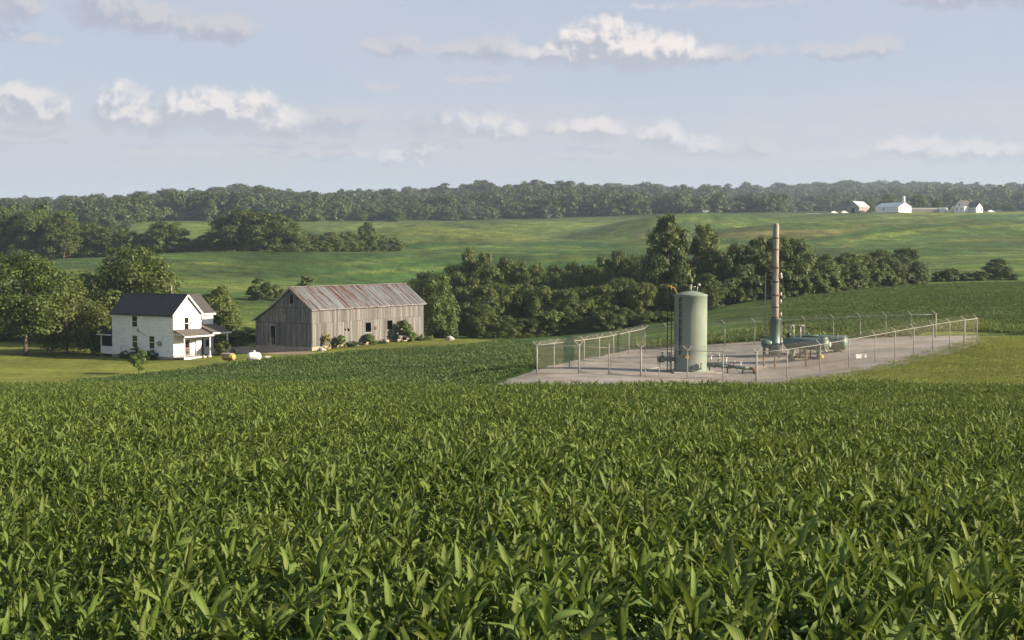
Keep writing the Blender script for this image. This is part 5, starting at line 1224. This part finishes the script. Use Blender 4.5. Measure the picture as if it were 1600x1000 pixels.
def ex1(root, L, zc, r):
    e = flange(flange(MB(), (L*.80,0,zc), r*1.22, .10, n=24), (L*.80+.13,0,zc), r*1.22, .08, n=24); e.build('end_flange', M['green'], root)
    flange(MB(), (L+.02,0,zc), r*.42, .14, n=16).build('manway', M['steel'], root)
    mf = MB().tube([(-L*.72,0,zc+r*.9),(-L*.72,0,zc+r+.45)], .055, 8).tube([(-L*.55,0,zc+r*.9),(-L*.55,0,zc+r+.95)], .05, 8).tube([(-L*.68,0,zc+r+.4),(-L*.68,0,zc+r+1.05)], .05, 8).tube([(-.55,.2,zc+r*.8),(-.55,.2,zc+r+.95)], .05, 8)
    o = mf.build('manifold', M['steel'], root)
    for x, y in ((-L*.68,0),(-.55,.2)): MB().tube([(x-.28,y,zc+r+1.0),(x+.28,y,zc+r+1.0)], .055, 8).build('tee_handle', M['steel'], o)
    MB().lathe([(0,-.2),(.18,-.15),(.2,0),(.18,.15),(0,.2)], 10, origin=(-L*.75,-.1,zc+r+.2)).build('valve_body', M['black'], o)
    MB().tube([(-L-.02,0,zc),(-L-.35,0,zc-.1),(-L-.4,0,.0)], .09, 8).build('outlet_pipe', M['steel'], root)
    MB().tube([(-L*.8,-.05,.16),(L*.7,-.05,.16)], .08, 8).build('skid_pipe', M['rust'], root)
    for x in (-L*.25, L*.2): MB().tube([(x,-.1,.05),(x,-.1,zc-r*.9)], .06, 8).build('drain', M['rust'], root)
    MB().lathe([(0,-.2),(.17,-.18),(.22,0),(.17,.18),(0,.2)], 10, axis='Y', origin=(L*.7,-.35,.28)).build('trap', M['yellow'], root)
def ex2(root, L, zc, r):
    for x in (-L*.8,-L*.5,-.1,L*.6): MB().tube([(x,0,zc+r*.95),(x,0,zc+r+.16)], .07, 8).build('nozzle', M['dkgreen'], root)
    MB().bar((L*.55,-.3,zc-r*.6),(L*.9,-.6,.02),.08).bar((L*.4,.3,zc-r*.6),(L*.75,-.4,.02),.08).build('brace', M['black'], root)
    MB().tube([(-L*.7,-r*.7,zc+r*.75),(-.2,-r*.5,zc+r*.95)], .09, 8).build('crossover_pipe', M['dkgreen'], root)
vessel(1225, 108.2, 1297, 106.3, 537, .50, 'shorter green horizontal pressure vessel in front, right of the stack base', (), ex1)
vessel(1243, 112, 1326, 110, 534.5, .62, 'longer green horizontal pressure vessel behind the shorter one', (1.45,), ex2)
def small_pad_things():
    p = at(1346, 103.8); tag(MB().box((0,0,.14), (.88,.3,.28)).box((0,0,.31),(.92,.34,.05)).build('marker_block', M['white'], None, p, R(6)), 'white rectangular block lying on the gravel right of the vessels', 'block')
    for px, D, h, lb in ((1261,102.5,1.25,'brown bollard post in front of the shorter green vessel'),(1194.5,101.5,1.1,'short brown post in front of the stack base'),(1212,104,.75,'stubby orange-capped pipe stub before the stack')):
        q = at(px, D); o = MB().tube([(0,0,-.1),(0,0,h)], .075, 9).lathe([(.09,h),(.09,h+.04),(0,h+.08)], 9).build('bollard', M['timber'], None, q); tag(o, lb, 'bollard')
small_pad_things()

# ------------------------------------------------------------------ things on the farmyard
def yard_things():
    p = hit(396, 565.5, 110, 200); s = p.y/F
    r_ = 7.0*s; L = 11.0*s
    root = empty('propane_tank', p, R(8), 'white propane tank with a small dome on the lawn before the barn', 'propane tank')
    prof = [(r_*math.sin(math.pi/2*i/6)+.001, -L+r_*.75*(1-math.cos(math.pi/2*i/6))) for i in range(7)]; prof += [(a, -b) for a, b in prof[::-1]]
    MB().lathe(prof, 24, axis='X', origin=(0,0,r_+.10)).build('shell', M['whitemetal'], root)
    MB().lathe([(0,2*r_+.08),(.14,2*r_+.08),(.14,2*r_+.24),(.08,2*r_+.30),(0,2*r_+.31)], 14).build('valve_dome', M['whitemetal'], root)
    for x in (-L*.5, L*.5): MB().box((x,0,.08), (.16,r_*1.5,.28)).build('foot', M['concrete'], root)
    p = hit(356, 572, 110, 200); s = p.y/F; h = 14.5*s
    root = empty('fuel_drum', p, R(-25), 'yellow tan fuel drum lying on a single post beside the house porch', 'drum')
    MB().lathe([(0,-.80),(.30,-.78),(.36,-.7),(.36,-.25),(.375,-.23),(.36,-.21),(.36,.21),(.375,.23),(.36,.25),(.36,.7),(.30,.78),(0,.80)], 20, axis='X', origin=(0,0,h)).build('drum_shell', M['yellow'], root)
    MB().box((.1,0,h/2-.2), (.14,.14,h-.2)).build('post', M['timber'], root); MB().box((.05,0,h-.36), (.9,.5,.08)).build('cradle', M['timber'], root)
    MB().add([(-.9,-.34,h+.30),(.5,-.40,h+.30),(.5,.36,h+.38),(-.9,.34,h+.38),(-.9,-.34,h+.34),(.5,-.40,h+.34),(.5,.36,h+.42),(-.9,.34,h+.42)],[(0,3,2,1),(4,5,6,7),(0,1,5,4),(1,2,6,5),(2,3,7,6),(3,0,4,7)]).build('cover_sheet', M['greywood'], root)
    def rock(px, py, wpx, hpx, lb, seed, d0=110):
        p = hit(px, py, d0, 260); s = p.y/F; r = np.random.default_rng(seed); bm = bmesh.new(); bmesh.ops.create_icosphere(bm, subdivisions=3, radius=1)
        ph = r.uniform(0, 6, 6)
        for v in bm.verts:
            c = v.co.normalized(); k = 1+.16*math.sin(c.x*3+ph[0])+.13*math.sin(c.y*4+ph[1])+.10*math.sin(c.z*5+c.x*3+ph[2])+.05*math.sin(c.x*11+ph[3])*math.sin(c.y*9+ph[4])
            v.co = Vector((c.x*k*wpx*s/2, c.y*k*wpx*s*.38, max(c.z, -.5)*k*hpx*s*.62))
        me = bpy.data.meshes.new('boulder'); bm.to_mesh(me); bm.free(); me.materials.append(M['rock'])
        o = ob('boulder', me, None, (p.x, p.y, p.z+hpx*s*.22)); tag(o, lb, 'rock')
    rock(418, 561.5, 15, 7, 'grey boulder right of the white propane tank', 1); rock(502, 548.5, 14, 6, 'pale boulder at the near corner of the barn', 2); rock(702, 531.5, 14, 7, 'dark grey boulder in the grass right of the barn', 3, 150)
    for i, (x, y) in enumerate(((3.0,-3.0),(2.3,-2.9))):
        q = hp(x, y); r = np.random.default_rng(20+i); bm = bmesh.new(); bmesh.ops.create_icosphere(bm, subdivisions=2, radius=.26)
        for v in bm.verts: v.co = Vector((v.co.x*1.2, v.co.y, v.co.z*.8))*(1+.15*math.sin(v.co.x*9+i)+.1*math.sin(v.co.y*13))
        me = bpy.data.meshes.new('stone'); bm.to_mesh(me); bm.free(); me.materials.append(M['rock'])
        tag(ob('boulder', me, None, (q.x, q.y, gz(q.x, q.y)+.12)), ['pale stone right of the porch step','pale stone left of the porch step'][i], 'rock')
yard_things()

# ------------------------------------------------------------------ far farm on the hill
def gabled(name, px, D, rot, W_, L_, EV, RG, wall, roof, label, cat, openings=(), gambrel=False):
    p = at(px, D); root = empty(name, (p.x, p.y, p.z-.1), rot, label, cat)
    w2 = W_/2
    pr = [(-w2,0),(w2,0),(w2,EV),(0,RG),(-w2,EV)] if not gambrel else [(-w2,0),(w2,0),(w2,EV),(w2*.55,EV+(RG-EV)*.68),(0,RG),(-w2*.55,EV+(RG-EV)*.68),(-w2,EV)]
    n = len(pr); v = [(a,-L_/2,b) for a,b in pr]+[(a,L_/2,b) for a,b in pr]
    MB().add(v, [tuple(range(n)), tuple(range(2*n-1,n-1,-1))]+[(i,n+i,n+(i+1)%n,(i+1)%n) for i in range(n) if i in (1,n-1) or i == 0]).build('wall', M[wall], root)
    r = MB(); up = [(a*1.06, b+.12-(abs(a) >= w2-.01)*.18) for a, b in pr[2:]]
    for (a, b), (c, d) in zip(up[:-1], up[1:]):
        r.add([(a,-L_/2-.4,b),(a,L_/2+.4,b),(c,L_/2+.4,d),(c,-L_/2-.4,d),(a,-L_/2-.4,b-.15),(a,L_/2+.4,b-.15),(c,L_/2+.4,d-.15),(c,-L_/2-.4,d-.15)], [(0,1,2,3),(4,7,6,5),(0,4,5,1),(0,3,7,4),(1,5,6,2),(2,6,7,3)])
    r.build('roof', M[roof], root)
    for (face, a, z, w, h, nm, m_) in openings:
        if face == 'g': MB().box((a,-L_/2-.02,z), (w,.12,h)).build(nm, M[m_], root)
        else: MB().box((w2+.02 if face == 'r' else -w2-.02, a, z), (.12,w,h)).build(nm, M[m_], root)
    return root
def far_farm():
    gabled('pole_barn', 1394, 846, R(34), 12.5, 19, 3.9, 6.6, 'whitemetal', 'bluesteel', 'white metal pole barn with a pale blue roof on the far hilltop', 'barn', [('g',-2.5,1.5,3.4,2.9,'sliding_door','white'),('l',3,2.3,1.5,1.1,'window','glass')])
    gabled('hay_barn', 1339, 852, R(-48), 9.5, 12, 4.0, 7.6, 'greywood', 'bluesteel', 'grey gable-roofed barn left of the white pole barn on the hilltop', 'barn', [('g',0,1.5,2.8,3.0,'door','dark')])
    h = gabled('hill_house', 1503, 850, R(-50), 7.5, 10, 4.2, 8.0, 'white', 'shingle', 'white hilltop house with a dark roof and small front gable', 'house', [('g',-1.8,2.2,.9,1.5,'window','glass'),('g',1.6,2.2,.9,1.5,'window','glass'),('g',0,5.0,.9,1.2,'window','glass')])
    wg = gabled('front_wing', 1520, 848, R(28), 6.0, 9, 3.6, 6.6, 'white', 'shingle', 'gabled white front wing joined to the right of the hilltop house', 'house', [('g',-1.6,1.9,.9,1.5,'window','glass'),('g',1.5,1.9,.9,1.5,'window','glass'),('l',-2,1.9,.9,1.4,'window','glass'),('l',1,1.9,.9,1.4,'window','glass')])
    rz = h.rotation_euler.z; rel = Matrix.Rotation(-rz, 3, 'Z') @ (wg.location-h.location)
    wg.parent = h; wg.location = rel; wg.rotation_euler = (0, 0, wg.rotation_euler.z-rz)
    for k in ('label', 'category'): del wg[k]
    gabled('long_shed', 1447, 862, R(88), 5, 22, 1.9, 2.9, 'galv', 'galv', 'long low grey shed between the pole barn and the hilltop house', 'shed', [('g',0,.9,1.4,1.5,'door','dark')])
    gabled('white_shed', 1472, 858, R(40), 3.2, 4, 2.2, 3.2, 'white', 'white', 'tiny white shed at the right end of the long low shed', 'shed', [('g',0,.9,.9,1.6,'door','dark')])
    gabled('distant_shed', 1101, 905, R(60), 2.2, 2.8, 1.7, 2.6, 'white', 'white', 'lone tiny white building at the wood edge left of the hilltop farm', 'shed', [('g',0,1.2,1.4,2,'door','dark')])
    def silo(px, D, r_, h, lb, nm):
        p = at(px, D); root = empty(nm, p, 0, lb, 'silo'); MB().lathe([(0,-.3),(r_,-.3),(r_,h-r_*.6)]+[(r_*math.cos(a), h-r_*.6+r_*.6*math.sin(a)) for a in np.linspace(.1,1.56,6)], 16).build('silo_shell', M['whitemetal'], root)
        for k in range(1, 5): MB().lathe([(r_,h*k/5-.08),(r_+.06,h*k/5),(r_,h*k/5+.08)], 16).build('hoop', M['galv'], root)
    silo(1410, 872, .95, 10.6, 'slender white silo rising behind the white pole barn', 'tower_silo'); silo(1487.5, 855, 1.3, 3.9, 'short white grain bin left of the hilltop house', 'grain_bin')
    for px, D, yt, w, k, lb in [(1327,862,314,13,'oval2','dark tree at the left end of the grey hilltop barn'),(1356,868,317,20,'full','tree between the grey hilltop barn and the pole barn'),(1432,905,303,24,'oval','rounded tree behind the right end of the pole barn'),(1386,900,304,30,'full2','tree rising behind the roof of the pole barn'),
          (1463,900,312,20,'full','tree behind the long low hilltop shed'),(1351,880,308,18,'full2','tall tree behind the grey hilltop barn'),(1540,900,318,16,'oval','tree right of the hilltop house'),(1575,915,320,22,'full','tree far right on the hilltop skyline')]:
        tree_at(k, px, D, yt, w, lb, 'hilltop_tree')
    for i, (px, lb) in enumerate([(1346,'dark red parked truck before the grey hilltop barn'),(1318,'white parked van left of the grey hilltop barn'),(1302,'small white parked car at the hilltop road'),(1546,'small white parked car right of the hilltop house')]):
        p = at(px, 840); root = empty('parked_vehicle', (p.x, p.y, p.z), R(10), lb, 'vehicle')
        m_ = M['rust'] if i == 0 else M['white']
        MB().add([(-2.3,-.9,.45),(2.3,-.9,.45),(2.3,.9,.45),(-2.3,.9,.45),(-2.25,-.85,1.1),(2.2,-.85,1.05),(2.2,.85,1.05),(-2.25,.85,1.1)],[(0,3,2,1),(4,5,6,7),(0,1,5,4),(1,2,6,5),(2,3,7,6),(3,0,4,7)]).build('body', m_, root)
        MB().add([(-1.9,-.8,1.1),(1.0,-.8,1.1),(1.0,.8,1.1),(-1.9,.8,1.1),(-1.6,-.7,1.8),(.4,-.7,1.8),(.4,.7,1.8),(-1.6,.7,1.8)],[(4,5,6,7),(0,1,5,4),(1,2,6,5),(2,3,7,6),(3,0,4,7)]).build('cab', m_, root)
        for x in (-1.4,1.4):
            for y in (-.85,.85): MB().tube([(x,y-.1,.35),(x,y+.1,.35)], .35, 10).build('wheel', M['black'], root)
far_farm()

# ------------------------------------------------------------------ air
def haze():
    b = MB().box((0,0,0), (7400,7400,1)); me = b.mesh('haze'); zb, zt = float(HT.min())-1.5, float(HT.max())+34; o = ob('haze', me, None, (0,0,(zb+zt)/2), scale=(1,1,zt-zb)); tag(o, kind='stuff')
    m = bpy.data.materials.new('haze'); m.use_nodes = True; t = m.node_tree; t.nodes.clear()
    v = nn(t, 'ShaderNodeVolumePrincipled'); v.inputs['Color'].default_value = (.60,.77,1.0,1); v.inputs['Density'].default_value = HAZE; v.inputs['Anisotropy'].default_value = .1
    u = nn(t, 'ShaderNodeOutputMaterial'); lk(t, v.outputs[0], u.inputs['Volume']); me.materials.append(m)
HAZE = .00014
haze()
print('terrain z', HT.min(), HT.max(), 'objects', len(sc.objects))
